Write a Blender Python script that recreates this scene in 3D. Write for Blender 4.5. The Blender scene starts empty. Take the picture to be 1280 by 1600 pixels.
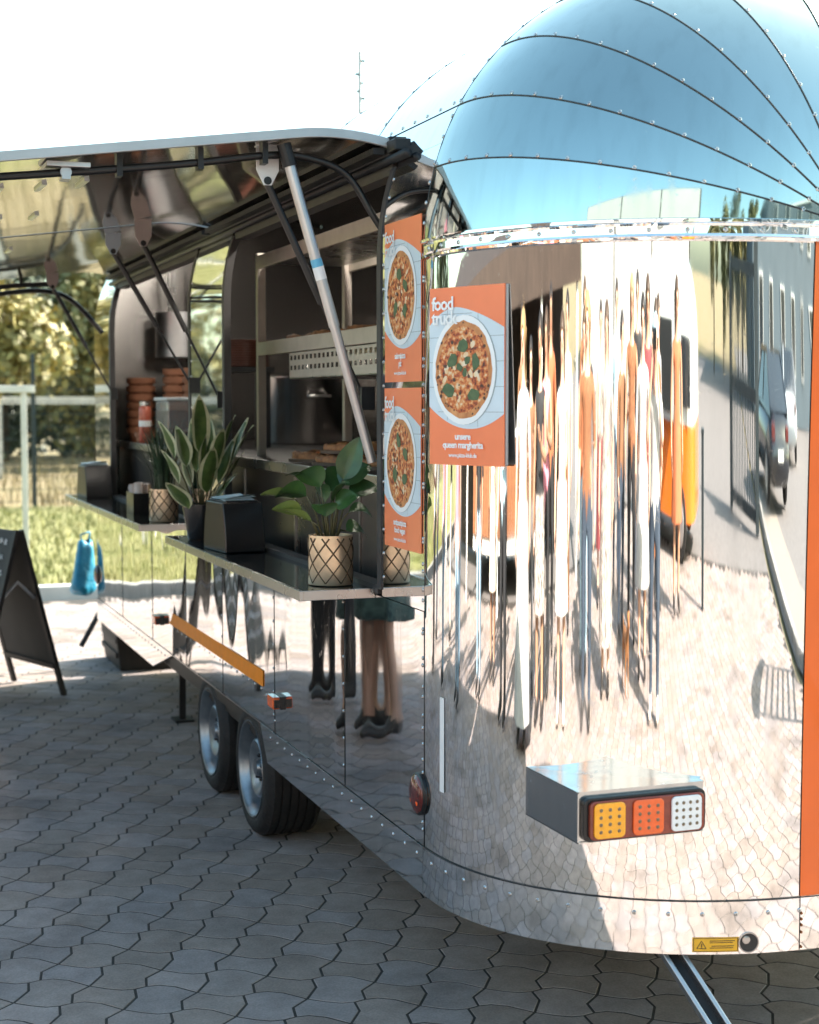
import bpy, bmesh, math, random
from mathutils import Vector, Matrix
random.seed(11)
R = math.radians
sc = bpy.context.scene
COL = sc.collection

# ------------------------------------------------------------------ camera, sky, sun, exposure
cam_d = bpy.data.cameras.new('camera'); cam = bpy.data.objects.new('camera', cam_d); COL.objects.link(cam)
CAM = Vector((0, 0, 1.64)); YAW = R(19.817); PITCH = R(3.969)
cam.location = CAM; cam.rotation_euler = (R(90) - PITCH, 0, -YAW)
cam_d.sensor_fit = 'HORIZONTAL'; cam_d.sensor_width = 24.0; cam_d.lens = 45.94
cam_d.clip_start = 0.05; cam_d.clip_end = 3000
cam_d.dof.use_dof = True; cam_d.dof.focus_distance = 4.6; cam_d.dof.aperture_fstop = 3.2
sc.camera = cam

SUN = Vector((1.22, 0.40, 1.0)).normalized()
world = bpy.data.worlds.new('World'); sc.world = world; world.use_nodes = True
wn = world.node_tree; wn.nodes.clear()
sky = wn.nodes.new('ShaderNodeTexSky'); sky.sky_type = 'NISHITA'; sky.sun_disc = False
sky.sun_elevation = math.asin(SUN.z); sky.sun_rotation = math.atan2(SUN.x, SUN.y)
sky.air_density = 1.0; sky.dust_density = 2.2; sky.ozone_density = 1.0
bg = wn.nodes.new('ShaderNodeBackground'); bg.inputs['Strength'].default_value = 0.15
wo = wn.nodes.new('ShaderNodeOutputWorld')
tint = wn.nodes.new('ShaderNodeMix'); tint.data_type = 'RGBA'; tint.blend_type = 'MULTIPLY'; tint.inputs['Factor'].default_value = 1
tint.inputs['B'].default_value = (.87,1.0,.83,1)  # the photograph's teal rendering of blue
wn.links.new(sky.outputs[0], tint.inputs['A']); wn.links.new(tint.outputs['Result'], bg.inputs[0]); wn.links.new(bg.outputs[0], wo.inputs[0])

sun_d = bpy.data.lights.new('sun', 'SUN'); sun_d.energy = 4.3; sun_d.angle = R(0.53); sun_d.color = (1.0, 0.93, 0.84)
sun = bpy.data.objects.new('sun', sun_d); COL.objects.link(sun)
sun.rotation_euler = SUN.to_track_quat('Z', 'Y').to_euler(); sun.location = (20, 5, 20)

sc.view_settings.view_transform = 'Standard'; sc.view_settings.look = 'None'
sc.view_settings.gamma = 1.0; sc.view_settings.use_curve_mapping = False
sc.view_settings.exposure = 1.95
sc.cycles.max_bounces = 12; sc.cycles.glossy_bounces = 8; sc.cycles.transparent_max_bounces = 8
sc.cycles.caustics_reflective = False; sc.cycles.caustics_refractive = False
sc.cycles.use_denoising = True

# ------------------------------------------------------------------ helpers
ORG = {}

class MB:
    """collects shapes, build() links them as ONE mesh object"""
    def __init__(s): s.v = []; s.f = []; s.m = []
    def add(s, vs, fs, mi=0):
        o = len(s.v); s.v += [tuple(x) for x in vs]
        for f in fs: s.f.append([o + i for i in f]); s.m.append(mi)
    def box(s, x0, x1, y0, y1, z0, z1, mi=0):
        s.add([(x0,y0,z0),(x1,y0,z0),(x1,y1,z0),(x0,y1,z0),(x0,y0,z1),(x1,y0,z1),(x1,y1,z1),(x0,y1,z1)],
              [(3,2,1,0),(4,5,6,7),(0,1,5,4),(1,2,6,5),(2,3,7,6),(3,0,4,7)], mi)
    def bar(s, p0, p1, w, h, up=(0,0,1), mi=0):
        p0 = Vector(p0); p1 = Vector(p1); d = (p1-p0).normalized(); up = Vector(up)
        a = d.cross(up).normalized()*w/2; b = a.cross(d).normalized()*h/2
        vs = [p+a*i+b*j for p in (p0,p1) for i,j in ((-1,-1),(1,-1),(1,1),(-1,1))]
        s.add(vs, [(0,1,2,3),(7,6,5,4),(0,4,5,1),(1,5,6,2),(2,6,7,3),(3,7,4,0)], mi)
    def tube(s, pts, r, n=8, mi=0, cap=True):
        pts = [Vector(p) for p in pts]; rs = r if isinstance(r,(list,tuple)) else [r]*len(pts)
        o = len(s.v); ref = None
        for i,p in enumerate(pts):
            d = (pts[min(i+1,len(pts)-1)]-pts[max(i-1,0)]).normalized()
            if ref is None:
                ref = Vector((0,0,1)) if abs(d.z) < .9 else Vector((1,0,0))
            a = (ref - d*ref.dot(d)).normalized(); b = d.cross(a); ref = a
            for k in range(n):
                t = 2*math.pi*k/n; s.v.append(tuple(p+(a*math.cos(t)+b*math.sin(t))*rs[i]))
        for i in range(len(pts)-1):
            for k in range(n):
                s.f.append([o+i*n+k,o+i*n+(k+1)%n,o+(i+1)*n+(k+1)%n,o+(i+1)*n+k]); s.m.append(mi)
        if cap:
            s.f.append([o+k for k in range(n)][::-1]); s.m.append(mi)
            e = o+(len(pts)-1)*n; s.f.append([e+k for k in range(n)]); s.m.append(mi)
    def lathe(s, c, prof, n=24, axis=(0,0,1), mi=0, wob=None):
        c = Vector(c); ax = Vector(axis).normalized()
        a = Vector((1,0,0)) if abs(ax.x) < .9 else Vector((0,1,0)); a = (a-ax*a.dot(ax)).normalized(); b = ax.cross(a)
        o = len(s.v)
        for r,z in prof:
            for k in range(n):
                t = 2*math.pi*k/n; s.v.append(tuple(c+ax*z+(a*math.cos(t)+b*math.sin(t))*max(r,1e-5)))
        for i in range(len(prof)-1):
            for k in range(n):
                s.f.append([o+i*n+k,o+i*n+(k+1)%n,o+(i+1)*n+(k+1)%n,o+(i+1)*n+k]); s.m.append(mi)
    def sheet(s, fn, nu, nv, mi=0):
        o = len(s.v)
        for i in range(nu+1):
            for j in range(nv+1): s.v.append(tuple(fn(i/nu, j/nv)))
        for i in range(nu):
            for j in range(nv):
                a = o+i*(nv+1)+j; s.f.append([a,a+1,a+nv+2,a+nv+1]); s.m.append(mi)
    def prism(s, poly, fn, w0, w1, mi=0):
        n = len(poly); vs = [fn(u,v,w0) for u,v in poly]+[fn(u,v,w1) for u,v in poly]
        s.add(vs, [tuple(range(n))[::-1], tuple(range(n,2*n))]+[(i,(i+1)%n,n+(i+1)%n,n+i) for i in range(n)], mi)
    def build(s, name, mats, parent=None, smooth=False, bevel=0, world=True, bseg=2):
        me = bpy.data.meshes.new(name)
        off = ORG.get(parent.name, Vector()) if (parent is not None and world) else Vector()
        me.from_pydata([(x-off.x,y-off.y,z-off.z) for x,y,z in s.v], [], s.f)
        if not isinstance(mats,(list,tuple)): mats = [mats]
        for m in mats: me.materials.append(m)
        if len(mats) > 1: me.polygons.foreach_set('material_index', s.m)
        if smooth: me.polygons.foreach_set('use_smooth', [True]*len(s.f))
        me.update()
        o = bpy.data.objects.new(name, me); COL.objects.link(o)
        if parent is not None: o.parent = parent; ORG[o.name] = off.copy()
        if bevel:
            b = o.modifiers.new('bevel','BEVEL'); b.width = bevel; b.segments = bseg; b.limit_method = 'ANGLE'; b.angle_limit = R(40)
        return o

def tag(o, label=None, cat=None, group=None, kind=None):
    if label: o['label'] = label
    if cat: o['category'] = cat
    if group: o['group'] = group
    if kind: o['kind'] = kind
    return o

def thing(name, label, cat, loc=(0,0,0), group=None, mat=None):
    o = bpy.data.objects.new(name, None); COL.objects.link(o); o.empty_display_size = .1
    o.location = loc; ORG[o.name] = Vector(loc)
    if mat is not None: o.matrix_world = mat
    return tag(o, label, cat, group)

def copy_tree(o, parent=None):
    c = o.copy(); COL.objects.link(c); c.parent = parent
    ORG[c.name] = ORG.get(o.name, Vector()).copy()
    for ch in list(o.children): copy_tree(ch, c)
    return c

def mesh_copy(o, parent, loc=(0,0,0)):
    c = o.copy(); COL.objects.link(c); c.parent = parent; c.location = loc
    return c

# ------------------------------------------------------------------ materials
def mat(name, col=(.5,.5,.5), rough=.5, metal=0.0, spec=.5, var=0.0, vscale=8.0, bump=0.0, bscale=40.0, col2=None,
        stretch=(1,1,1), rvar=0.0, emit=None, coat=0.0, trans=0.0, alpha=1.0, bdist=.01, island=0.0, detail=4.0):
    m = bpy.data.materials.new(name); m.use_nodes = True
    nt = m.node_tree; N = nt.nodes; L = nt.links; P = N['Principled BSDF']
    P.inputs['Base Color'].default_value = (*col,1); P.inputs['Roughness'].default_value = rough
    P.inputs['Metallic'].default_value = metal; P.inputs['Specular IOR Level'].default_value = spec
    P.inputs['Coat Weight'].default_value = coat; P.inputs['Transmission Weight'].default_value = trans
    P.inputs['Alpha'].default_value = alpha
    if emit: P.inputs['Emission Color'].default_value = (*emit[0],1); P.inputs['Emission Strength'].default_value = emit[1]
    if var or bump or rvar or col2 or island:
        tc = N.new('ShaderNodeTexCoord'); mp = N.new('ShaderNodeMapping'); mp.inputs['Scale'].default_value = stretch
        L.new(tc.outputs['Object'], mp.inputs['Vector'])
        if var or col2 or rvar:
            nz = N.new('ShaderNodeTexNoise'); nz.inputs['Scale'].default_value = vscale; nz.inputs['Detail'].default_value = detail
            nz.inputs['Roughness'].default_value = .6; L.new(mp.outputs[0], nz.inputs['Vector'])
            cr = N.new('ShaderNodeValToRGB'); cr.color_ramp.elements[0].position = .32; cr.color_ramp.elements[1].position = .68
            c2 = col2 or tuple(min(1,c*(1+var)) for c in col); c1 = col if col2 else tuple(c*(1-var) for c in col)
            cr.color_ramp.elements[0].color = (*c1,1); cr.color_ramp.elements[1].color = (*c2,1)
            L.new(nz.outputs[0], cr.inputs[0])
            out = cr.outputs[0]
            if island:
                gi = N.new('ShaderNodeNewGeometry'); oi = N.new('ShaderNodeObjectInfo')
                ad = N.new('ShaderNodeMath'); ad.operation = 'ADD'; L.new(gi.outputs['Random Per Island'], ad.inputs[0]); L.new(oi.outputs['Random'], ad.inputs[1])
                fr = N.new('ShaderNodeMath'); fr.operation = 'FRACT'; L.new(ad.outputs[0], fr.inputs[0])
                mr = N.new('ShaderNodeMapRange'); mr.inputs['To Min'].default_value = 1-island; mr.inputs['To Max'].default_value = 1+island
                L.new(fr.outputs[0], mr.inputs['Value'])
                mx = N.new('ShaderNodeMix'); mx.data_type = 'RGBA'; mx.blend_type = 'MULTIPLY'; mx.inputs['Factor'].default_value = 1
                L.new(out, mx.inputs['A']); L.new(mr.outputs[0], mx.inputs['B']); out = mx.outputs['Result']
            if var or col2 or island: L.new(out, P.inputs['Base Color'])
            if rvar:
                mr2 = N.new('ShaderNodeMapRange'); mr2.inputs['To Min'].default_value = max(0,rough-rvar); mr2.inputs['To Max'].default_value = rough+rvar
                L.new(nz.outputs[0], mr2.inputs['Value']); L.new(mr2.outputs[0], P.inputs['Roughness'])
        if bump:
            nb = N.new('ShaderNodeTexNoise'); nb.inputs['Scale'].default_value = bscale; nb.inputs['Detail'].default_value = 3
            L.new(mp.outputs[0], nb.inputs['Vector'])
            bp = N.new('ShaderNodeBump'); bp.inputs['Strength'].default_value = bump; bp.inputs['Distance'].default_value = bdist
            L.new(nb.outputs[0], bp.inputs['Height']); L.new(bp.outputs[0], P.inputs['Normal'])
    return m

def chrome(name, col=(.86,.86,.87), rough=.02, waves=((3.0,(1,1,1),.0004),), dirt=.03):
    """mirror sheet metal: the listed noises (scale, stretch, height in m) make the panel uneven, a streaky noise dulls it a little"""
    m = bpy.data.materials.new(name); m.use_nodes = True
    nt = m.node_tree; N = nt.nodes; L = nt.links; P = N['Principled BSDF']
    P.inputs['Base Color'].default_value = (*col,1); P.inputs['Metallic'].default_value = 1
    tc = N.new('ShaderNodeTexCoord'); prev = None
    for sca,st,h in waves:
        mp = N.new('ShaderNodeMapping'); mp.inputs['Scale'].default_value = st; L.new(tc.outputs['Object'], mp.inputs['Vector'])
        nz = N.new('ShaderNodeTexNoise'); nz.inputs['Scale'].default_value = sca; nz.inputs['Detail'].default_value = 0.0
        L.new(mp.outputs[0], nz.inputs['Vector'])
        b = N.new('ShaderNodeBump'); b.inputs['Strength'].default_value = 1; b.inputs['Distance'].default_value = h
        L.new(nz.outputs[0], b.inputs['Height'])
        if prev is not None: L.new(prev.outputs[0], b.inputs['Normal'])
        prev = b
    if prev is not None: L.new(prev.outputs[0], P.inputs['Normal'])
    mp = N.new('ShaderNodeMapping'); mp.inputs['Scale'].default_value = (9,9,.8); L.new(tc.outputs['Object'], mp.inputs['Vector'])
    nz = N.new('ShaderNodeTexNoise'); nz.inputs['Scale'].default_value = 2.5; nz.inputs['Detail'].default_value = 6; L.new(mp.outputs[0], nz.inputs['Vector'])
    mr = N.new('ShaderNodeMapRange'); mr.inputs['From Min'].default_value = .5; mr.inputs['From Max'].default_value = .8
    mr.inputs['To Min'].default_value = rough; mr.inputs['To Max'].default_value = rough+dirt
    L.new(nz.outputs[0], mr.inputs['Value'])
    # smears and water spots
    n2 = N.new('ShaderNodeTexNoise'); n2.inputs['Scale'].default_value = 38; n2.inputs['Detail'].default_value = 5; n2.inputs['Roughness'].default_value = .7; L.new(tc.outputs['Object'], n2.inputs['Vector'])
    m2 = N.new('ShaderNodeMapRange'); m2.inputs['From Min'].default_value = .60; m2.inputs['From Max'].default_value = .78; m2.inputs['To Max'].default_value = dirt*2.2; L.new(n2.outputs[0], m2.inputs['Value'])
    ad = N.new('ShaderNodeMath'); ad.operation = 'ADD'; L.new(mr.outputs[0], ad.inputs[0]); L.new(m2.outputs[0], ad.inputs[1]); L.new(ad.outputs[0], P.inputs['Roughness'])
    m3 = N.new('ShaderNodeMapRange'); m3.inputs['From Min'].default_value = .48; m3.inputs['From Max'].default_value = .85; m3.inputs['To Min'].default_value = 1; m3.inputs['To Max'].default_value = .88; L.new(nz.outputs[0], m3.inputs['Value'])
    mx = N.new('ShaderNodeMix'); mx.data_type = 'RGBA'; mx.blend_type = 'MULTIPLY'; mx.inputs['Factor'].default_value = 1; mx.inputs['A'].default_value = (*col,1); L.new(m3.outputs[0], mx.inputs['B']); L.new(mx.outputs['Result'], P.inputs['Base Color'])
    return m

M = {}
M['chrome_side'] = chrome('mirror side sheet', col=(.85,.84,.84), waves=((1.0,(1,4.6,.9),.0030),(1.0,(1,1.6,2.2),.0016)), rough=.025, dirt=.05)
M['chrome_corner'] = chrome('mirror corner sheet', col=(.86,.84,.83), waves=((1.0,(2.5,2.5,.8),.0005),(1.0,(22,22,2.0),.00007)), rough=.018, dirt=.06)
M['chrome_dome'] = chrome('teal dimmed mirror dome sheet', col=(.45,.54,.53), waves=((1.0,(3,3,3),.0006),), rough=.04, dirt=.11)  # base colour darkened and tinted teal so the mirrored sky reads dimmer
M['chrome_roof'] = chrome('mirror roof sheet', waves=((1.0,(3,3,3),.0006),), rough=.04, dirt=.08)
M['chrome_pillar'] = chrome('mirror pillar sheet', waves=((1.0,(1,2.5,2.2),.0012),), rough=.03, dirt=.05)
M['chrome_belt'] = chrome('mirror belt strip', waves=((1.0,(14,14,20),.003),), rough=.03)
M['chrome_skirt'] = chrome('mirror skirt sheet', waves=((1.0,(3,4,2),.0009),(1.0,(15,15,8),.00006)), rough=.035, dirt=.06)
M['chrome_flap'] = chrome('mirror flap sheet', col=(.80,.78,.75), waves=((1.0,(2.2,1.6,2),.0022),(1.0,(9,7,7),.00025)), rough=.06)
M['steel'] = mat('brushed steel', (.46,.45,.44), .28, 1, rvar=.06, vscale=3)
M['steel_satin'] = mat('satin aluminium', (.50,.50,.51), .40, 1, rvar=.08, vscale=14, var=.06)
M['trim_alu'] = mat('pale anodised edge trim', (.42,.43,.44), .42, .6, rvar=.1, vscale=9, var=.06)
M['rivet'] = mat('rivet steel', (.5,.5,.5), .25, 1)
M['seam'] = mat('dark seam edge', (.05,.05,.05), .4, .6)
M['orange_paint'] = mat('orange film', (.80,.13,.012), .28, 0, var=.07, vscale=3, coat=.3)
M['orange_reflex'] = mat('amber reflective film', (.85,.24,.004), .5, 0, spec=.2, var=.06, vscale=20)
M['white_film'] = mat('white reflective film', (.8,.8,.8), .35, var=.05)
M['rubber'] = mat('black rubber', (.010,.010,.010), .65, bump=.3, bscale=60, var=.3, vscale=12)
M['tyre'] = mat('tyre rubber', (.011,.010,.0095), .75, bump=.4, bscale=70, var=.45, vscale=9)
M['rim'] = mat('silver painted rim', (.26,.29,.32), .33, .85, var=.2, vscale=12, rvar=.1)
M['dark_metal'] = mat('dark grey metal', (.025,.025,.026), .45, .5, var=.2, vscale=10)
M['frame_grey'] = mat('grey seal', (.045,.042,.042), .55, var=.2, vscale=10)
M['black'] = mat('black plastic', (.007,.007,.008), .38, var=.25, vscale=20)
M['black_gloss'] = mat('smoked black plastic', (.010,.010,.011), .26, var=.2, vscale=6)
M['counter_top'] = mat('dark counter laminate', (.008,.010,.011), .12, 0, var=.3, vscale=30, coat=.4, rvar=.05)
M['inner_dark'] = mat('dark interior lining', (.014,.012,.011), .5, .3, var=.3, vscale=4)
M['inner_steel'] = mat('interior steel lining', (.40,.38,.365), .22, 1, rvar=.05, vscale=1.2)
M['cream_metal'] = mat('pale enamelled rack', (.60,.53,.47), .35, .3, var=.08, vscale=12)
M['red_lens'] = mat('dark red lens', (.10,.008,.006), .15, coat=.6, var=.5, vscale=60)
M['amber_lens'] = mat('amber lens', (.95,.38,.008), .22, coat=.5, var=.1, vscale=70)
M['orange_lens'] = mat('red orange lens', (.85,.12,.015), .22, coat=.5, var=.1, vscale=70)
M['clear_lens'] = mat('clear lens', (.78,.78,.78), .2, coat=.5, var=.05, vscale=70)
M['brown_lens'] = mat('dim red housing lens', (.22,.03,.012), .25, coat=.5, var=.2, vscale=50)
M['led'] = mat('led dots', (.20,.14,.08), .3)
M['gold'] = mat('gold glazed pot', (.74,.56,.38), .34, .7, var=.12, vscale=20, rvar=.08)
M['gold_groove'] = mat('pot groove', (.10,.06,.03), .5, .3)
M['soil'] = mat('potting soil', (.03,.02,.014), .9, bump=.6, bscale=60)
M['leaf_dark'] = mat('dark glossy leaf', (.022,.06,.02), .32, var=.35, vscale=14, col2=(.05,.115,.03))
M['leaf_pale'] = mat('pale young leaf', (.10,.16,.035), .4, col2=(.17,.22,.05), vscale=14)
M['leaf_var'] = mat('olive leaf centre', (.045,.085,.02), .4, col2=(.10,.15,.04), vscale=26)
M['leaf_cream'] = mat('cream leaf edge', (.42,.42,.24), .42, col2=(.55,.54,.36), vscale=30)
M['stem'] = mat('stem', (.10,.09,.04), .6, var=.3, vscale=30)
M['blade'] = mat('dark grass blade', (.02,.04,.022), .45, col2=(.04,.075,.03), vscale=20)
M['napkin'] = mat('pale blue napkin', (.80,.88,.90), .8, var=.06)
M['wood_pale'] = mat('pale wood', (.48,.30,.17), .6, col2=(.38,.22,.11), vscale=6, stretch=(1,1,14))
M['kraft'] = mat('pale paper', (.62,.5,.44), .75, var=.1)
M['terracotta'] = mat('terracotta', (.33,.135,.07), .75, col2=(.25,.10,.05), vscale=9, bump=.2)
M['tub'] = mat('cloudy plastic tub', (.80,.82,.83), .22, trans=.8)
M['tomato'] = mat('dried tomato filling', (.30,.06,.02), .6, col2=(.12,.03,.015), vscale=60, bump=.6)
M['jar_red'] = mat('red preserve', (.42,.06,.04), .3, col2=(.6,.2,.12), vscale=40)
M['crust'] = mat('baked crust', (.42,.18,.06), .65, col2=(.14,.05,.02), vscale=40, bump=.6)
M['topping'] = mat('tomato and cheese', (.60,.13,.025), .5, col2=(.75,.42,.16), vscale=45, bump=.6)
M['board'] = mat('serving board', (.10,.055,.03), .6, var=.3, vscale=10)
M['lamp_on'] = mat('lit ceiling lamp', (.9,.9,.85), .4, emit=((1,.93,.82),30))
M['blue_bag'] = mat('blue plastic bag', (.01,.25,.42), .35, var=.2, vscale=9, bump=.5, bscale=18, bdist=.02)
M['chalk_board'] = mat('chalkboard', (.016,.015,.0145), .7, col2=(.028,.026,.025), vscale=5)
M['dark_wood'] = mat('stained dark wood', (.014,.010,.008), .6, var=.35, vscale=12, stretch=(4,4,.6))
M['chalk'] = mat('chalk', (.72,.72,.70), .9)
M['white'] = mat('white paint', (.75,.74,.72), .5, var=.06)
M['white_wood'] = mat('weathered white wood', (.62,.57,.52), .7, var=.15, vscale=5)
M['post_dark'] = mat('anthracite fence steel', (.035,.045,.05), .5, .3, var=.2)
M['poster_orange'] = mat('poster orange print', (.93,.235,.095), .42, var=.05, vscale=5, coat=.15)
M['poster_tile'] = mat('poster pale blue print', (.62,.70,.76), .42, var=.05, vscale=9, coat=.15)
M['poster_grout'] = mat('poster grey line', (.30,.34,.36), .5)
M['poster_white'] = mat('poster white print', (.85,.85,.85), .45)
M['print_crust'] = mat('printed crust', (.72,.33,.12), .45, col2=(.42,.13,.04), vscale=26)
M['print_sauce'] = mat('printed sauce', (.66,.13,.035), .45, col2=(.78,.42,.20), vscale=40)
M['print_pizza'] = mat('printed pizza', (.5,.1,.03), .45, var=.2, vscale=62, detail=8)
_cr = [n for n in M['print_pizza'].node_tree.nodes if n.type == 'VALTORGB'][0].color_ramp
_cr.elements[0].position = .36; _cr.elements[0].color = (.07,.022,.01,1); _cr.elements[1].position = .66; _cr.elements[1].color = (.78,.60,.42,1)
_cr.elements.new(.44).color = (.42,.07,.02,1); _cr.elements.new(.52).color = (.66,.20,.05,1); _cr.elements.new(.58).color = (.72,.36,.14,1)
M['print_cheese'] = mat('printed cheese', (.80,.50,.22), .45, col2=(.82,.70,.55), vscale=50)
M['print_basil'] = mat('printed basil', (.05,.09,.035), .45, col2=(.10,.15,.06), vscale=60)
M['print_char'] = mat('printed char', (.09,.035,.02), .5)
M['yellow'] = mat('yellow sticker', (.80,.42,.02), .4)
M['ink'] = mat('black ink', (.02,.02,.02), .5)
M['glass'] = mat('window glass', (.03,.035,.04), .06, coat=.5)
M['blue_sticker'] = mat('blue label', (.12,.42,.62), .4)
# ------------------------------------------------------------------ the ground
M['concrete_bed'] = mat('jointing sand', (.040,.034,.030), .95, var=.3, vscale=30)
M['asphalt'] = mat('pale asphalt', (.17,.155,.15), .9, var=.12, vscale=6, bump=.3, bscale=160)
M['field'] = mat('dry field', (.27,.20,.12), .95, col2=(.20,.17,.075), vscale=.35, bump=.6, bscale=20, bdist=.05, detail=8)
M['lawn'] = mat('lawn soil', (.16,.17,.05), .95, col2=(.25,.22,.09), vscale=1.3, detail=8)
M['grass'] = mat('grass blades', (.15,.17,.035), .7, col2=(.30,.26,.10), vscale=.9, island=.35)
M['kerb'] = mat('concrete kerb', (.30,.28,.26), .85, var=.18, vscale=5)
M['kerb_pale'] = mat('pale concrete kerb', (.55,.52,.48), .85, var=.12, vscale=5)
M['gravel'] = mat('gravel', (.36,.31,.27), .95, col2=(.22,.19,.16), vscale=45, bump=.8, bscale=45, bdist=.02)
M['rust'] = mat('rust', (.22,.07,.02), .9)

def paver_material():
    m = bpy.data.materials.new('concrete paver'); m.use_nodes = True
    nt = m.node_tree; N = nt.nodes; L = nt.links; P = N['Principled BSDF']; P.inputs['Roughness'].default_value = .95
    P.inputs['Specular IOR Level'].default_value = .1
    g = N.new('ShaderNodeNewGeometry'); oi = N.new('ShaderNodeObjectInfo')
    ad = N.new('ShaderNodeMath'); ad.operation = 'ADD'; L.new(g.outputs['Random Per Island'], ad.inputs[0]); L.new(oi.outputs['Random'], ad.inputs[1])
    fr = N.new('ShaderNodeMath'); fr.operation = 'FRACT'; L.new(ad.outputs[0], fr.inputs[0])
    cr = N.new('ShaderNodeValToRGB'); e = cr.color_ramp.elements
    e[0].color = (.285,.232,.205,1); e[1].color = (.372,.308,.285,1); e.new(.35).color = (.33,.27,.24,1); e.new(.7).color = (.308,.268,.26,1)
    L.new(fr.outputs[0], cr.inputs[0])
    def noise(sca, det, lo, hi, a, b):
        nz = N.new('ShaderNodeTexNoise'); nz.inputs['Scale'].default_value = sca; nz.inputs['Detail'].default_value = det
        L.new(g.outputs['Position'], nz.inputs['Vector'])
        mr = N.new('ShaderNodeMapRange'); mr.inputs['From Min'].default_value = lo; mr.inputs['From Max'].default_value = hi
        mr.inputs['To Min'].default_value = a; mr.inputs['To Max'].default_value = b; L.new(nz.outputs[0], mr.inputs['Value']); return nz, mr
    _, stain = noise(1.7, 6, .53, .70, 1.0, .64)
    nf, fine = noise(160, 3, .3, .7, .86, 1.12)
    _, mid = noise(11, 5, .3, .7, .84, 1.10)
    out = cr.outputs[0]
    for k in (stain, fine, mid):
        mx = N.new('ShaderNodeMix'); mx.data_type = 'RGBA'; mx.blend_type = 'MULTIPLY'; mx.inputs['Factor'].default_value = 1
        L.new(out, mx.inputs['A']); L.new(k.outputs[0], mx.inputs['B']); out = mx.outputs['Result']
    L.new(out, P.inputs['Base Color'])
    b = N.new('ShaderNodeBump'); b.inputs['Strength'].default_value = .5; b.inputs['Distance'].default_value = .002
    L.new(nf.outputs[0], b.inputs['Height']); L.new(b.outputs[0], P.inputs['Normal'])
    return m
M['paver'] = paver_material()

def flat(name, x0, x1, y0, y1, z, m, kind='structure'):
    b = MB(); b.add([(x0,y0,z),(x1,y0,z),(x1,y1,z),(x0,y1,z)], [(0,1,2,3)])
    return tag(b.build(name, m), kind=kind)

flat('ground', -900, 900, -900, 900, -.06, M['field'])
flat('yard', -30, 4.48, -40, 13.99, -.035, M['asphalt'])
flat('road', 4.64, 40, -60, 13.99, -.03, M['asphalt'])
flat('gravel_strip', 4.64, 6.2, -14, 3, -.022, M['gravel'])
flat('lawn', -40, 60, 14.15, 27.0, -.02, M['lawn'])

paving = flat('paving', -6.2, 4.4, -6.0, 13.9, -.0014, M['concrete_bed'])

# interlocking pavers: two shapes per lattice cell
PA = Vector((.2145,.055))*1.052; PB = Vector((-.061,.205))*1.052; P0 = Vector((.769,4.629))*1.052
c1 = [(.14,-.22),(.27,-.37),(.42,-.43)]; c2 = [(.58,-.43),(.73,-.48),(.87,-.65)]
T1 = [(0,0)]+c1+[(.58,-.43),(.71,-.15),(1,0)]+[(x,y+1) for x,y in c2[::-1]]+[(.42,.57),(.31,.29)]
T2 = [(0,0),(-.29,-.15)]+[(x-1,y) for x,y in c2]+[(0,-1),(.31,-.71),(.42,-.43)]+c1[:2][::-1]
def paver_shape(T):
    P = [PA*x+PB*y for x,y in T]
    if sum(P[i-1].x*P[i].y-P[i].x*P[i-1].y for i in range(len(P))) < 0: P.reverse()
    def inset(P, d):
        out = []
        for i in range(len(P)):
            a = (P[i]-P[i-1]).normalized(); b = (P[(i+1)%len(P)]-P[i]).normalized()
            n = (Vector((-a.y,a.x))+Vector((-b.y,b.x))); n.normalize()
            k = max(.55, n.dot(Vector((-a.y,a.x)))); out.append(P[i]+n*d/k)
        return out
    return inset(P,.0036), inset(P,.0050)
SH = [paver_shape(T1), paver_shape(T2)]
def add_paver(b, k, ox, oy, dz=0, tilt=(0,0), rot=0):
    o, i = SH[k]; n = len(o)
    def w(p, z): return (p.x+ox, p.y+oy, z+dz+p.x*tilt[0]+p.y*tilt[1])
    vs = [w(p,-.02) for p in o]+[w(p,-.002) for p in o]+[w(p,0) for p in i]
    fs = [(a,(a+1)%n,n+(a+1)%n,n+a) for a in range(n)]+[(n+a,n+(a+1)%n,2*n+(a+1)%n,2*n+a) for a in range(n)]+[tuple(range(2*n,3*n))]
    b.add(vs, fs)
protos = []
for k in (0,1):
    b = MB(); add_paver(b, k, 0, 0); me_o = b.build('paver', M['paver'], paving)
    protos.append(me_o)
cF = Vector((math.sin(YAW)*math.cos(PITCH), math.cos(YAW)*math.cos(PITCH), -math.sin(PITCH)))
cR = Vector((math.cos(YAW), -math.sin(YAW), 0)); cU = cR.cross(cF)
def to_px(p):
    d = Vector(p)-CAM; z = d.dot(cF)
    if z < .1: return None
    return 640+2450*d.dot(cR)/z, 800-2450*d.dot(cU)/z, z
SK = [(0,960),(155,975),(240,1046),(300,1065),(360,1250),(420,1320),(470,1300),(600,1345),(650,1393),(700,1423),(770,1449),(850,1470),(940,1483),(1060,1492),(1280,1478)]
def skirt_y(x):
    for (a,b),(c,d) in zip(SK, SK[1:]):
        if a <= x <= c: return b+(d-b)*(x-a)/(c-a)
    return 1e9
cells = []
for i in range(-60, 60):
    for j in range(-75, 75):
        q = P0+PA*i+PB*j
        if -6.0 < q.x < 4.25 and -5.8 < q.y < 13.7:
            for k in (0,1):
                c = q+(PA*.5 if k == 0 else -PB*.5); u = to_px((c.x,c.y,-.085)); vis = 0
                if u and 8 < u[0] < 1272 and u[1] < 1592 and u[1] > skirt_y(u[0])+4: vis = 1/u[2]
                cells.append((vis, k, q))
cells.sort(key=lambda c: -c[0])
rp = random.Random(5)
NP = min(298, sum(1 for c in cells if c[0] > 0))
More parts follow.
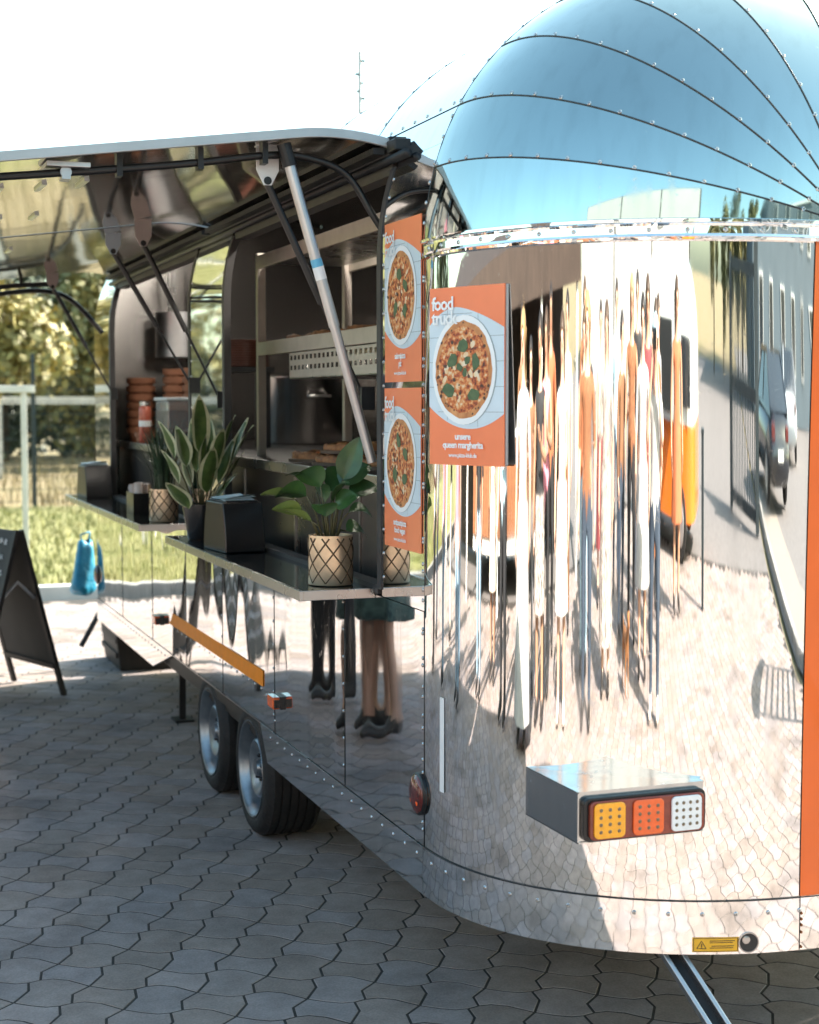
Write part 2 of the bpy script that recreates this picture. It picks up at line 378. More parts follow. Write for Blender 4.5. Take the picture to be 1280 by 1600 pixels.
for n,(v,k,q) in enumerate(cells[:NP]):
    dz = rp.uniform(-.0003,.0005)
    if n == 0 or (n > 0 and protos[k].get('used') is None):
        o = protos[k]
        o['used'] = 1
    else:
        o = mesh_copy(protos[k], paving)
    o.location = (q.x, q.y, dz); o.rotation_euler = (rp.uniform(-.0015,.0015), rp.uniform(-.0015,.0015), rp.uniform(-.004,.004))
for p in protos:
    if 'used' in p: del p['used']
for o in paving.children:
    if 'used' in o: del o['used']
b = MB()
for v,k,q in cells[NP:]:
    add_paver(b, k, q.x, q.y, rp.uniform(-.0003,.0005), (rp.uniform(-.0015,.0015), rp.uniform(-.0015,.0015)))
tag(b.build('paver_field', M['paver'], paving), kind='stuff')

# kerb stones along the lawn, and along the gravel strip
kb = thing('lawn_kerb', 'grey concrete kerb between the paved yard and the lawn, with one pale stone', 'kerb', (0,13.3,0))
for i in range(34):
    x = -14+i*1.0
    b = MB(); b.box(x+.004, x+.996, 13.3, 13.46, -.05, .11); b.build('kerb_stone', M['kerb_pale'] if i == 15 else M['kerb'], kb, bevel=.012)
kb = thing('gravel_kerb', 'concrete edging beside the gravel strip at the yard\'s edge', 'kerb', (4.48,0,0))
for i in range(16):
    b = MB(); b.box(4.48, 4.64, -13+i+.004, -13+i+.996, -.05, .07); b.build('kerb_stone', M['kerb'], kb, bevel=.01)

# lawn blades (uncountable)
b = MB(); rg = random.Random(3)
for i in range(26000):
    x = rg.uniform(-7, 9); y = 14.2+rg.random()**1.4*12; h = rg.uniform(.03,.11); a = rg.uniform(0,6.28); w = .006+.004*rg.random()*(y/13)
    dx, dy = math.cos(a), math.sin(a); l = rg.uniform(-.05,.05)
    b.add([(x-dx*w,y-dy*w,-.02),(x+dx*w,y+dy*w,-.02),(x+dx*w*.6+dy*l*.5,y+dy*w*.6-dx*l*.5,h*.6),(x+dy*l,y-dx*l,h)], [(0,1,2),(0,2,3)])
tag(b.build('lawn_grass', M['grass']), 'sunlit short grass on the lawn behind the kerb', 'grass', kind='stuff')
b = MB()
for i in range(15000):
    x = rg.uniform(-25, 22); y = 27.2+rg.random()**1.5*20; h = rg.uniform(.1,.38); a = rg.uniform(0,6.28); w = .012
    dx, dy = math.cos(a), math.sin(a); l = rg.uniform(-.15,.15)
    b.add([(x-dx*w,y-dy*w,-.06),(x+dx*w,y+dy*w,-.06),(x+dy*l,y-dx*l,h)], [(0,1,2)])
M['hay'] = mat('dry stalks', (.30,.22,.12), .85, col2=(.21,.18,.07), vscale=.5, island=.25)
tag(b.build('field_grass', M['hay']), 'tall dry yellow grass of the field behind the wire fence', 'grass', kind='stuff')

# ------------------------------------------------------------------ wire fence, rails, frame
fence = thing('wire_fence', 'anthracite double-wire panel fence with square posts along the field', 'fence', (2.86,25.7,0))
for k in range(-6, 6):
    b = MB(); x = 2.86+k*2.5; b.box(x-.03, x+.03, 25.67, 25.73, -.06, 2.40); b.box(x-.035, x+.035, 25.665, 25.735, 2.40, 2.43)
    for z in (.4,1.2,2.0,2.3): b.box(x-.038, x+.038, 25.65, 25.67, z, z+.035)
    b.build('post', M['post_dark'], fence)
b = MB()
for k in range(-6, 5):
    x0 = 2.86+k*2.5
    for i in range(1, 50):
        x = x0+i*.05; b.box(x-.0025, x+.0025, 25.655, 25.66, .05, 2.03)
    for z in [.06+.2*q for q in range(11)]:
        b.box(x0, x0+2.5, 25.648, 25.654, z, z+.008); b.box(x0, x0+2.5, 25.662, 25.668, z, z+.008)
tag(b.build('wire_panel', M['post_dark'], fence), kind='stuff')

rail = thing('paddock_rail', 'white wooden paddock rail with posts beyond the wire fence', 'fence', (5,36,0))
for k in range(-5, 5):
    b = MB(); x = 5.65+k*2.4; b.box(x-.07, x+.07, 35.93, 36.07, -.06, 1.85); b.build('post', M['white_wood'], rail)
    for z in (1.62,):
        b = MB(); b.box(x+.07, x+2.33, 35.97, 36.03, z, z+.17); b.build('rail', M['white_wood'], rail)

gf = thing('timber_frame', 'white weathered timber frame with a cross beam standing on the lawn', 'timber frame', (1.9,18.2,0))
for x in (1.92, -0.6):
    b = MB(); b.box(x-.032, x+.032, 18.17, 18.24, -.02, 1.76); b.build('post', M['white_wood'], gf, bevel=.006)
b = MB(); b.box(-.8, 2.04, 18.15, 18.26, 1.76, 1.84); b.build('beam', M['white_wood'], gf, bevel=.006)

# ------------------------------------------------------------------ trees
M['bark'] = mat('bark', (.09,.065,.045), .9, var=.3, vscale=8, bump=.6, bscale=20, stretch=(1,1,.3))
def leafmat(name, a, b_): return mat(name, a, .6, col2=b_, vscale=.9, island=.4)
M['foliage_yellow'] = leafmat('yellow green foliage', (.21,.185,.055), (.40,.335,.13))
M['foliage_olive'] = leafmat('olive foliage', (.11,.112,.04), (.26,.235,.09))
M['foliage_dark'] = leafmat('dark foliage', (.025,.04,.016), (.06,.075,.025))
def tree(name, label, x, y, h, rx, rz, zc, n, leaf, m, seed, group=None, trunk=.12, clumps=26, poplar=False):
    r = random.Random(seed); t = thing(name, label, 'tree', (x,y,0), group)
    b = MB(); b.tube([(x,y,-.06),(x+.05,y,zc*.5),(x-.04,y+.05,zc),(x,y,zc+rz*.6)], [trunk,trunk*.8,trunk*.55,trunk*.15], 9)
    for k in range(9):
        a = r.uniform(0,6.28); z0 = zc-rz*.5+r.random()*rz; d = rx*r.uniform(.5,.85)
        b.tube([(x,y,z0),(x+math.cos(a)*d*.5,y+math.sin(a)*d*.5,z0+d*.35),(x+math.cos(a)*d,y+math.sin(a)*d,z0+d*.5)], [trunk*.35,trunk*.2,trunk*.06], 5)
    b.build('trunk', M['bark'], t, smooth=True)
    b = MB(); cl = []
    for k in range(clumps):
        while 1:
            p = Vector((r.uniform(-1,1),r.uniform(-1,1),r.uniform(-1,1)))
            if .25 < p.length < 1: break
        if poplar: p.x *= (1-.55*max(0,p.z)); p.y *= (1-.55*max(0,p.z))
        cl.append((Vector((x+p.x*rx*.86,y+p.y*rx*.86,zc+p.z*rz*.9)), rx*r.uniform(.22,.45)*(1 if not poplar else .9)))
    for k in range(n):
        c, s = cl[r.randrange(len(cl))]
        v = Vector((r.gauss(0,1),r.gauss(0,1),r.gauss(0,1))).normalized()*s*r.random()**.4
        if poplar: v.z *= 2.2
        p = c+v; nrm = (v.normalized()*.6+Vector((r.uniform(-1,1),r.uniform(-1,1),r.uniform(-.2,1)))).normalized()
        a = nrm.orthogonal().normalized(); a = Matrix.Rotation(r.uniform(0,6.28),3,nrm) @ a; q = nrm.cross(a); L = leaf*r.uniform(.6,1.3)
        b.add([p-a*L*.5,p+q*L*.32,p+a*L*.6,p-q*L*.32], [(0,1,2,3)])
    tag(b.build('crown', m, t), kind=None)
    return t
TG = 'trees beyond the paddock'
tree('hedge_tree', 'yellow green maple with dense hanging foliage behind the timber frame', 2.1, 29, 5.4, 2.2, 2.1, 3.7, 11000, .19, M['foliage_yellow'], 1, TG)
tree('hedge_tree', 'olive green bushy tree right of the yellow maple, behind the paddock rail', 6.2, 41, 7, 2.7, 3.2, 3.6, 9500, .24, M['foliage_olive'], 2, TG)
tree('hedge_tree', 'dark evergreen standing between the yellow maple and the olive tree', 4.4, 47, 8, 3.0, 3.0, 3.3, 7000, .26, M['foliage_dark'], 3, TG)
tree('hedge_tree', 'dark broad tree behind the trailer, beyond the paddock', 10.5, 48, 8, 3.4, 3.8, 4.0, 6000, .3, M['foliage_dark'], 4, TG)
tree('hedge_tree', 'yellow tinged round tree beside the wire fence corner', -3.5, 37, 7, 3.0, 3.4, 3.9, 6000, .28, M['foliage_yellow'], 5, TG)
tree('hedge_tree', 'olive tree at the end of the paddock', -10, 40, 8, 3.6, 3.8, 4.2, 5000, .34, M['foliage_olive'], 6, TG)
tree('hedge_tree', 'tall dark tree beyond the far end of the wire fence', -18, 36, 9, 4.0, 4.4, 4.8, 5000, .38, M['foliage_dark'], 7, TG)
b = MB(); r = random.Random(9)
for i in range(14000):
    x = r.uniform(-35,30); y = 54+r.uniform(-1.5,1.5); z = r.random()**.8*(3.4+1.2*math.sin(x*.7)+.7*math.sin(x*2.1))
    a = Vector((r.uniform(-1,1),r.uniform(-1,1),r.uniform(-1,1))).normalized()*.25; q = a.orthogonal().normalized()*.16
    p = Vector((x,y,z)); b.add([p-a,p+q,p+a,p-q], [(0,1,2,3)])
tag(b.build('far_hedge', M['foliage_dark']), 'dark continuous hedge closing the far side of the field', 'hedge', kind='stuff')
# ------------------------------------------------------------------ the trailer
XS = 1.485; XR = 3.565; AX = .83; BY = .735; YA = 4.0; YB = 9.93; XP = XS+AX; XQ = XR-AX
ZS = .28; ZK = .415; ZB = 2.07; HB = .79; NE = 2.15
ZSILL = 1.07; LEAN = .042; FARK = .14; GZ = -.085
YSEAM = [4.0, 4.73, 5.6, 6.45, 7.2, 8.05, 8.98, 9.93]
trailer = thing('food_trailer', 'mirror-polished rounded food trailer with open serving hatches and orange stripe', 'food trailer', (2.525,6.97,0))
def cs(p): return math.cos(p)**(2/NE) if p < R(89.999) else 0.0
def sn(p): return math.sin(p)**(2/NE) if p > R(.001) else 0.0
RIV = {}
def rivet(key, p, n): RIV.setdefault(key, []).append((Vector(p), Vector(n).normalized()))

def panel(name, fn, nu, nv, m, parent=trailer, depth=.008, smooth=True, cat=None):
    """sheet with a folded-in flange all round; fn(u,v) -> (point, outward normal)"""
    b = MB(); g = [[fn(i/nu, j/nv) for j in range(nv+1)] for i in range(nu+1)]
    b.sheet(lambda u,v: g[round(u*nu)][round(v*nv)][0], nu, nv)
    # orient by the first normal
    f = b.f[len(b.f)//2]; p = [Vector(b.v[k]) for k in f]; gn = (p[1]-p[0]).cross(p[2]-p[0])
    i, j = divmod(len(b.f)//2, nv)
    if gn.dot(g[i][j][1]) < 0: b.f = [f[::-1] for f in b.f]
    ring = [(i,0) for i in range(nu+1)]+[(nu,j) for j in range(1,nv+1)]+[(i,nv) for i in range(nu-1,-1,-1)]+[(0,j) for j in range(nv-1,0,-1)]
    o = len(b.v)
    for i,j in ring: b.v.append(tuple(g[i][j][0]))
    for i,j in ring: b.v.append(tuple(Vector(g[i][j][0])-Vector(g[i][j][1])*depth))
    n = len(ring)
    for k in range(n): b.f.append([o+k,o+(k+1)%n,o+n+(k+1)%n,o+n+k]); b.m.append(1)
    ob = b.build(name, [m, M['seam']], parent, smooth=True)
    return ob

# plan curve of the rounded near end, p = 0 at the straight side, 90 deg at the rear face
def plan(p): return Vector((XP-AX*cs(p), YA-BY*sn(p), 0))
def plan_n(p):
    c, s = max(cs(p),1e-4), max(sn(p),1e-4)
    return Vector((-c**(NE-1)/AX, -s**(NE-1)/BY, 0)).normalized()
def lin(a, b, t): return a+(b-a)*t
# equal-length parameter along the plan curve
def arc_table(n=400):
    T = [(0.0, 0.0)]; L = 0; q = plan(0)
    for i in range(1, n+1):
        p = R(90)*i/n; w = plan(p); L += (w-q).length; q = w; T.append((L, p))
    return T
ARC = arc_table(); ALEN = ARC[-1][0]
def at_len(L):
    L = max(0, min(ALEN, L)); lo, hi = 0, len(ARC)-1
    while hi-lo > 1:
        m_ = (lo+hi)//2
        if ARC[m_][0] <= L: lo = m_
        else: hi = m_
    (a,pa),(b_,pb) = ARC[lo],ARC[hi]; return pa+(pb-pa)*((L-a)/(b_-a) if b_ > a else 0)
LEN_OF = dict((p,l) for l,p in ARC)
def lw(p):
    f = min(ARC, key=lambda q: abs(q[1]-p))[0]/ALEN
    return math.sin(math.pi*f)**.8*.85+.25*f**2 if 0 < f < 1 else (.25 if f >= 1 else 0)
def at_x(x): return min(ARC, key=lambda q: abs(plan(q[1]).x-x))[1]

G = .0016
def side_panel(name, y0, y1, z0, z1, m, out=0, x=XS, sgn=-1, parent=trailer):
    return panel(name, lambda u,v: (Vector((x+sgn*out, lin(y0+G,y1-G,u), lin(z0+G,z1-G,v))), Vector((sgn,0,0))), 1, 1, m, parent)
def corner_panel(name, L0, L1, z0, z1, m, out=0, n=72, parent=trailer, mirror=False, far=False, lean=0):
    def fn(u, v):
        p = at_len(lin(L0+G,L1-G,u)); N = plan_n(p); P = plan(p)+N*(out+lean*v*v*lw(p)); P.z = lin(z0+G,z1-G,v)
        if mirror: P.x = XS+XR-P.x; N = Vector((-N.x,N.y,0))
        if far: P.y = YB+(YA-P.y)*FARK; N = Vector((N.x,-N.y,0))
        return P, N
    return panel(name, fn, n, 24 if lean else 1, m, parent)

# --- near rounded end
L_OR = [l for l,p in ARC if plan(p).x <= 2.212][-1]
corner_panel('corner_panel', 0, L_OR, ZK, 2.03, M['chrome_corner'], lean=LEAN)
corner_panel('orange_panel', L_OR, ALEN, ZK, 2.03, M['orange_paint'], out=.001, n=12, lean=LEAN)
panel('orange_panel', lambda u,v: (Vector((lin(XP,XQ,u), YA-BY-.001-LEAN*.25*v*v, lin(ZK+G,2.03-G,v))), Vector((0,-1,0))), 1, 24, M['orange_paint'])
corner_panel('orange_panel', L_OR, ALEN, ZK, 2.03, M['orange_paint'], out=.001, n=12, mirror=True, lean=LEAN)
corner_panel('corner_panel', 0, L_OR, ZK, 2.03, M['chrome_corner'], mirror=True, n=40, lean=LEAN)
corner_panel('skirt', 0, L_OR, ZS, ZK, M['chrome_skirt'], out=.004)
corner_panel('skirt', L_OR, ALEN, ZS, ZK, M['chrome_skirt'], out=.004, n=12)
panel('skirt', lambda u,v: (Vector((lin(XP+G,XQ-G,u), YA-BY-.004, lin(ZS+G,ZK-G,v))), Vector((0,-1,0))), 1, 1, M['chrome_skirt'])
corner_panel('skirt', 0, ALEN, ZS, ZK, M['chrome_skirt'], out=.004, mirror=True, n=40)
corner_panel('corner_panel', 0, ALEN, ZK, 2.07, M['chrome_corner'], far=True, n=40)
corner_panel('corner_panel', 0, ALEN, ZK, 2.07, M['chrome_corner'], far=True, mirror=True, n=40)
panel('end_panel', lambda u,v: (Vector((lin(XP+G,XQ-G,u), YB+BY*FARK, lin(ZK,2.07,v))), Vector((0,1,0))), 1, 1, M['chrome_corner'])
corner_panel('skirt', 0, ALEN, ZS, ZK, M['chrome_skirt'], out=.004, far=True, n=40)
corner_panel('skirt', 0, ALEN, ZS, ZK, M['chrome_skirt'], out=.004, far=True, mirror=True, n=40)
panel('skirt', lambda u,v: (Vector((lin(XP+G,XQ-G,u), YB+BY*FARK+.004, lin(ZS,ZK-G,v))), Vector((0,1,0))), 1, 1, M['chrome_skirt'])

# --- belt strip round the near end (a shallow moulding with two beads)
BELT = [(2.024,.001),(2.027,.010),(2.033,.011),(2.036,.006),(2.042,.0045),(2.060,.0045),(2.066,.006),(2.069,.012),(2.076,.012),(2.079,.001)]
def belt_path():
    pts = [(plan(p)+plan_n(p)*LEAN*lw(p), plan_n(p)) for p in [at_len(ALEN*i/90) for i in range(91)]]
    pts += [(Vector((lin(XP,XQ,i/4),YA-BY-LEAN*.25,0)), Vector((0,-1,0))) for i in range(1,4)]
    pts += [(Vector((XS+XR-p.x,p.y,0)), Vector((-n.x,n.y,0))) for p,n in pts[90::-1]]
    return pts
bp_ = belt_path(); b = MB(); nb = len(BELT)
for p,n in bp_:
    for z,o in BELT: b.v.append((p.x+n.x*o, p.y+n.y*o, z))
for i in range(len(bp_)-1):
    for j in range(nb-1): b.f.append([i*nb+j,(i+1)*nb+j,(i+1)*nb+j+1,i*nb+j+1]); b.m.append(0)
b.build('belt_strip', M['chrome_belt'], trailer, smooth=False)
for k in range(1, 17):
    p = at_len(ALEN*(k-.35)/14.5)
    if k < 15: rivet('belt', plan(p)+plan_n(p)*(.005+LEAN*lw(p))+Vector((0,0,2.051)), plan_n(p))

# --- domes: gores between meridians that meet at the belt
PHIS = [0, 14.9, 28.2, 43.0, 57.6, 72.5, 90]
def dome(phi, psi):
    c, s = cs(psi), sn(psi)
    P = Vector((XP-AX*math.cos(phi)*c, YA-(BY+LEAN*.25)*s, ZB+HB*math.sin(phi)*c))
    c_ = max(c,1e-4); s_ = max(s,1e-4)
    rr = c_**(NE-1)
    N = Vector((-math.cos(phi)*rr/AX, -s_**(NE-1)/BY, math.sin(phi)*rr/HB)).normalized()
    return P, N
def dome_panel(a0, a1, mirror=False, far=False, nu=10, nv=64, name='roof_gore', parent=trailer):
    def fn(u, v):
        ph = lin(R(a0)+.0016, R(a1)-.0016, u); ps = lin(0, R(89.7), v); P, N = dome(ph, ps)
        if a1-a0 < 20:
            A_ = dome(R(a0)+.0016, ps)[0]; B_ = dome(R(a1)-.0016, ps)[0]; P = P.lerp(A_.lerp(B_,u), .6*min(1,v/.22))
        if v == 0: P = P+Vector((0,-G,0))
        if mirror: P.x = XS+XR-P.x; N.x = -N.x
        if far: P.y = YB+(YA-P.y)*FARK; N.y = -N.y
        return P, N
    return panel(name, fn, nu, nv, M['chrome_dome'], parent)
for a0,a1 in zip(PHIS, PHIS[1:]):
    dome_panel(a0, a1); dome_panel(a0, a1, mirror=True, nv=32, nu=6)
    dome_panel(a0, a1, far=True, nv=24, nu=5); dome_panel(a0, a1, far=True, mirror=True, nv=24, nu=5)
def mid_dome(far):
    def fn(u, v):
        P, N = dome(R(90), lin(0, R(89.7), v)); P.x = lin(XP+G, XQ-G, u); N.x = 0
        if far: P.y = YB+(YA-P.y)*FARK; N.y = -N.y
        return P, N.normalized()
    return fn
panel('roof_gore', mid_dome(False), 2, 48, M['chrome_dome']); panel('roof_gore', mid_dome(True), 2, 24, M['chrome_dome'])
for a in PHIS[1:]:
    last = None; acc = 0
    for i in range(2, 300):
        P, N = dome(R(a)+.010, R(89)*i/300)
        if last is not None: acc += (P-last).length
        last = P
        if acc > .083 or i == 2: acc = 0; rivet('dome', P, N)
        if P.z < ZB+.03: break

def seam_line(name, pts, r=.0032): 
    b = MB(); b.tube(pts, r*.75, 6); return b.build(name, M['seam'], trailer, smooth=True)
for a in PHIS[1:]:
    seam_line('gore_seam', [dome(R(a), R(88)*i/60)[0]+dome(R(a), R(88)*i/60)[1]*.0004 for i in range(61)])
# --- straight roof and the side above the hatches
def sect(phi):
    return Vector((XP-AX*math.cos(phi), 0, ZB+HB*math.sin(phi))), Vector((-math.cos(phi)/AX, 0, math.sin(phi)/HB)).normalized()
def roof_panel(y0, y1, a0, a1, n=20, m='chrome_roof', name='roof_panel', mirror=False, out=0):
    def fn(u, v):
        P, N = sect(lin(R(a0)+.001, R(a1)-.001, u)); P = P+N*out; P.y = lin(y0+G, y1-G, v)
        if mirror: P.x = XS+XR-P.x; N = Vector((-N.x,N.y,N.z))
        return P, N
    return panel(name, fn, n, 1, M[m])
for y0,y1 in zip(YSEAM, YSEAM[1:]):
    roof_panel(y0, y1, 28.2, 90); roof_panel(y0, y1, 20, 28.2, 5)
    roof_panel(y0, y1, 0, 90, mirror=True)
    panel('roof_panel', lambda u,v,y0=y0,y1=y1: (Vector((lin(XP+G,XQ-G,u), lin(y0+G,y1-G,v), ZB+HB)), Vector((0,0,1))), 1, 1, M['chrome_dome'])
    side_panel('side_panel', y0, y1, ZK, ZB, M['chrome_side'], x=XR, sgn=1)
side_panel('skirt', YA, YB, ZS, ZK, M['chrome_skirt'], out=.004, x=XR, sgn=1)
for y in YSEAM[:-1]:
    a = 29.5; 
    while a < 90:
        P, N = sect(R(a)); rivet('roof', (P.x, y+.012 if y > 4.01 else y+.010, P.z), N); a += 5.0
    for a in (16, 21.5, 26): 
        P, N = sect(R(a)); 
        if a > 20: rivet('roof', (P.x, y+.012, P.z), N)
y = 4.06
while y < 9.9:
    P, N = sect(R(29.6)); rivet('roof', (P.x,y,P.z), N); y += .105

for y in YSEAM[:-1]:
    seam_line('roof_seam', [sect(R(a))[0]+sect(R(a))[1]*.0003+Vector((0,y,0)) for a in range(0 if y < 4.01 else 20, 91, 5)], .0018)
seam_line('roof_seam', [sect(R(28.2))[0]+Vector((0,y,0)) for y in (4.0,9.9)], .003)
seam_line('skirt_seam', [plan(at_len(ALEN*i/80))+plan_n(at_len(ALEN*i/80))*.003+Vector((0,0,ZK)) for i in range(81)], .0022)
seam_line('corner_seam', [(XS+.001,YA,z) for z in (ZS,ZB)], .0016)
# --- side walls and hatch pillars
BOW = [.0008,.0030,-.0020,.0026,.0034,-.0022,.0030]
HATCH = [(4.36, 6.40), (7.05, 9.34)]
for y0,y1 in zip(YSEAM, YSEAM[1:]):
    bow = BOW[YSEAM.index(y0)]
    def fn(u, v, y0=y0, y1=y1, bow=bow):
        q = math.sin(math.pi*u)**.8*math.sin(math.pi*v) if 0 < u < 1 and 0 < v < 1 else 0
        return Vector((XS-bow*q-.0007*math.sin(u*9+y0*3)*math.sin(math.pi*v)*math.sin(math.pi*u), lin(y0+G,y1-G,u), lin(ZK+G,ZSILL-G,v))), Vector((-1,0,0))
    panel('side_panel', fn, 28, 20, M['chrome_side'])
    seam_line('side_seam', [(XS-.0005,y0,z) for z in (ZK,ZSILL)], .0020)
    z = .48
    while z < 1.03:
        rivet('side', (XS, y0+.014, z), (-1,0,0)); z += .088
def pillar(y0, y1):
    def fn(u, v):
        # straight wall then the roof curve up to the hinge
        Lw = ZB-ZSILL; Lc = R(20)*HB; t = v*(Lw+Lc)
        if t <= Lw: P = Vector((XS, 0, ZSILL+G+t)); N = Vector((-1,0,0))
        else: P, N = sect((t-Lw)/HB)
        P.y = lin(y0+G, y1-G, u); return P, N
    return panel('pillar', fn, 1, 40, M['chrome_pillar'])
for y0,y1 in ((YA,4.36),(6.40,7.05),(9.34,YB)): pillar(y0, y1)
for y in (4.012, 4.345, 6.415, 7.035, 9.36):
    z = 1.13
    while z < 2.05: rivet('side', (XS, y, z), (-1,0,0)); z += .07
    for a in (4,8,12,16):
        P, N = sect(R(a)); rivet('side', (P.x,y,P.z), N)
# dark seals round the two hatch openings
for y0,y1 in HATCH:
    b = MB(); P20, _ = sect(R(20))
    prof = [(XS-.004,ZSILL+.02)]+[(XS-.004,z) for z in (1.5,ZB)]+[(sect(R(a))[0].x-.003, sect(R(a))[0].z) for a in (4,8,12,16,19)]
    for yy,s in ((y0,1),(y1,-1)):
        for (xa,za),(xb,zb) in zip(prof, prof[1:]):
            b.add([(xa,yy,za),(xa,yy+s*.035,za),(xb,yy+s*.035,zb),(xb,yy,zb),(xa+.03,yy,za),(xa+.03,yy+s*.035,za),(xb+.03,yy+s*.035,zb),(xb+.03,yy,zb)],
                  [(0,1,2,3),(1,5,6,2),(5,4,7,6),(4,0,3,7)])
    b.box(P20.x-.004, P20.x+.05, y0+.035, y1-.035, P20.z-.03, P20.z+.004)
    b.box(XS-.002, XS+.05, y0+.035, y1-.035, ZSILL+.003, ZSILL+.03)
    b.build('hatch_seal', M['frame_grey'], trailer)
# hinge rail
P20, _ = sect(R(20)); P24, _ = sect(R(24))
b = MB(); b.tube([(P20.x-.012,4.24,P20.z+.010),(P20.x-.012,9.5,P20.z+.010)], .014, 10); b.bar((P20.x+.005,4.37,P20.z+.04),(P20.x+.005,9.4,P20.z+.04),.05,.07); b.build('hinge_rail', M['dark_metal'], trailer, smooth=True)
b = MB(); b.box(P20.x-.03, P20.x+.02, 4.30, 4.375, P20.z+.025, P20.z+.06)
b.build('hinge_cap', M['dark_metal'], trailer, bevel=.004)

# --- skirts along the hatch side (cut out for the wheels)
def skirt(y0b, y0t, y1t, y1b):
    b = MB(); x = XS-.004
    b.add([(x,y0b,ZS),(x,y1b,ZS),(x,y1t,ZK-G),(x,y0t,ZK-G)], [(0,3,2,1)], 0)
    vs = [(x,y0b,ZS),(x,y1b,ZS),(x,y1t,ZK-G),(x,y0t,ZK-G)]
    b.add(vs+[(x+.012,yy,zz) for _,yy,zz in vs], [(0,1,5,4),(1,2,6,5),(2,3,7,6),(3,0,4,7),(4,5,6,7)], 1)
    return b.build('skirt', [M['chrome_skirt'], M['steel']], trailer)
skirt(YA+.001, YA+.001, 5.806, 5.70); skirt(8.04, 7.52, YB, YB)
b = MB(); b.box(XS-.0015, XS+.01, 5.806, 7.52, ZK-.006, ZK-.0005); b.build('arch_edge', M['steel'], trailer)
for i in range(17): rivet('skirt', (XS-.004, 4.05+i*.1, ZK-.03), (-1,0,0))
for i in range(26): rivet('skirt', (XS-.004, 7.62+i*.09, ZK-.03), (-1,0,0))
for p in ((5.60,.46),(5.66,.50),(5.72,.535)): rivet('skirt', (XS, p[0], p[1]), (-1,0,0))
for i in range(18): rivet('skirt', (XS, 5.80+i*.1, .548), (-1,0,0))
L = .06
while L < ALEN-.02:
    p = at_len(L); rivet('skirt', plan(p)+plan_n(p)*.004+Vector((0,0,ZK-.032)), plan_n(p)); L += .083
z = .46
while z < 2.0: rivet('skirt', (XS, 4.0+.012, z), (-1,0,0)); z += .08

names = {'belt':'belt_rivets','dome':'gore_rivets','roof':'roof_rivets','side':'side_rivets','skirt':'skirt_rivets'}
for key, lst in RIV.items():
    b = MB()
    for p,n in lst: b.lathe(p-n*.001, [(.0062,0),(.0058,.0022),(.0036,.0038),(.0020,.0036),(.0012,.0016),(0.0,.0014)], 9, n)
    tag(b.build(names[key], M['rivet'], trailer), kind='stuff')
b = MB()
for z in (.29,.327,.345,.36,.375): b.lathe((2.212,YA-BY-.006+.004,z), [(.004,0),(.003,.0022),(0,.003)], 7, (0,-1,0))
tag(b.build('rust_spots', M['rust'], trailer), kind='stuff')

# --- interior lining
b = MB()
b.add([(3.50,4.1,.36),(3.50,9.85,.36),(3.50,9.85,2.05),(3.50,4.1,2.05)], [(0,1,2,3)]); b.build('inner_wall', M['inner_steel'], trailer)
BH = [(1.53,.36),(1.53,2.10)]+[(XP-(AX-.05)*math.cos(R(a)),ZB+(HB-.05)*math.sin(R(a))) for a in (10,20,35,50,65,80,90)]+[(XQ+(AX-.05)*math.cos(R(a)),ZB+(HB-.05)*math.sin(R(a))) for a in (90,70,50,30,10)]+[(3.5,.36)]
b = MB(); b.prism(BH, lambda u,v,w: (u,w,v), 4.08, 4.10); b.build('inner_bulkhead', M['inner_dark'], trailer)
b = MB(); b.prism(BH, lambda u,v,w: (u,w,v), 9.86, 9.88); b.build('inner_bulkhead', M['inner_steel'], trailer)
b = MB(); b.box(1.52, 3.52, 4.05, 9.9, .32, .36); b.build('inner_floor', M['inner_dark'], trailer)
b = MB()
def ceil(u, v):
    a = lin(22, 158, u)
    if a <= 90: P = Vector((XP-(AX-.05)*math.cos(R(a)), 0, ZB+(HB-.05)*math.sin(R(a))))
    else: P = Vector((XQ-(AX-.05)*math.cos(R(a)), 0, ZB+(HB-.05)*math.sin(R(a))))
    P.y = lin(4.1, 9.86, v); return P
b.sheet(ceil, 40, 1); b.build('inner_ceiling', M['inner_steel'], trailer, smooth=True)
for y0,y1 in ((4.1,4.36),(6.40,7.05),(9.34,9.86)):
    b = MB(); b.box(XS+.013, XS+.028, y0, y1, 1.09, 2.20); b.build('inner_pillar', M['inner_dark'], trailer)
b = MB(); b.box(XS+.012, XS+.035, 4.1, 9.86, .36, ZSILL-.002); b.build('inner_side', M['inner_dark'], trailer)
# work counter behind the hatches with steel edge, and its dark front
b = MB(); b.box(1.60, 2.85, 4.42, 9.80, 1.385, 1.405); b.build('work_top', M['inner_dark'], trailer)
b = MB(); b.box(1.585, 1.60, 4.42, 9.80, 1.372, 1.412); b.build('work_top_edge', M['steel'], trailer, bevel=.003)
b = MB(); b.box(1.612, 1.63, 4.42, 9.80, .36, 1.384); b.build('work_front', mat('brown tinted steel front', (.10,.085,.08), .3, .7, rvar=.08, vscale=2, var=.2), trailer)
for y in (4.95,5.75,6.55,7.4,8.3): 
    b = MB(); b.box(1.606, 1.6125, y-.006, y+.006, 1.0, 1.36); b.build('work_front_joint', M['steel'], trailer)
# shelf and hood on the far inner wall
b = MB(); b.box(3.18, 3.5, 4.6, 9.6, 1.52, 1.55); b.build('wall_shelf', M['inner_steel'], trailer)
b = MB(); b.prism([(2.55,2.02),(3.5,2.02),(3.5,2.55),(2.95,2.55)], lambda u,v,w: (u,w,v), 4.5, 6.9); b.build('extractor_hood', M['inner_steel'], trailer)
for y in (4.75,5.35,6.0,8.2):
    b = MB(); b.box(1.98, 2.10, y, y+.30, 2.725, 2.735); b.build('ceiling_lamp', M['lamp_on'], trailer)

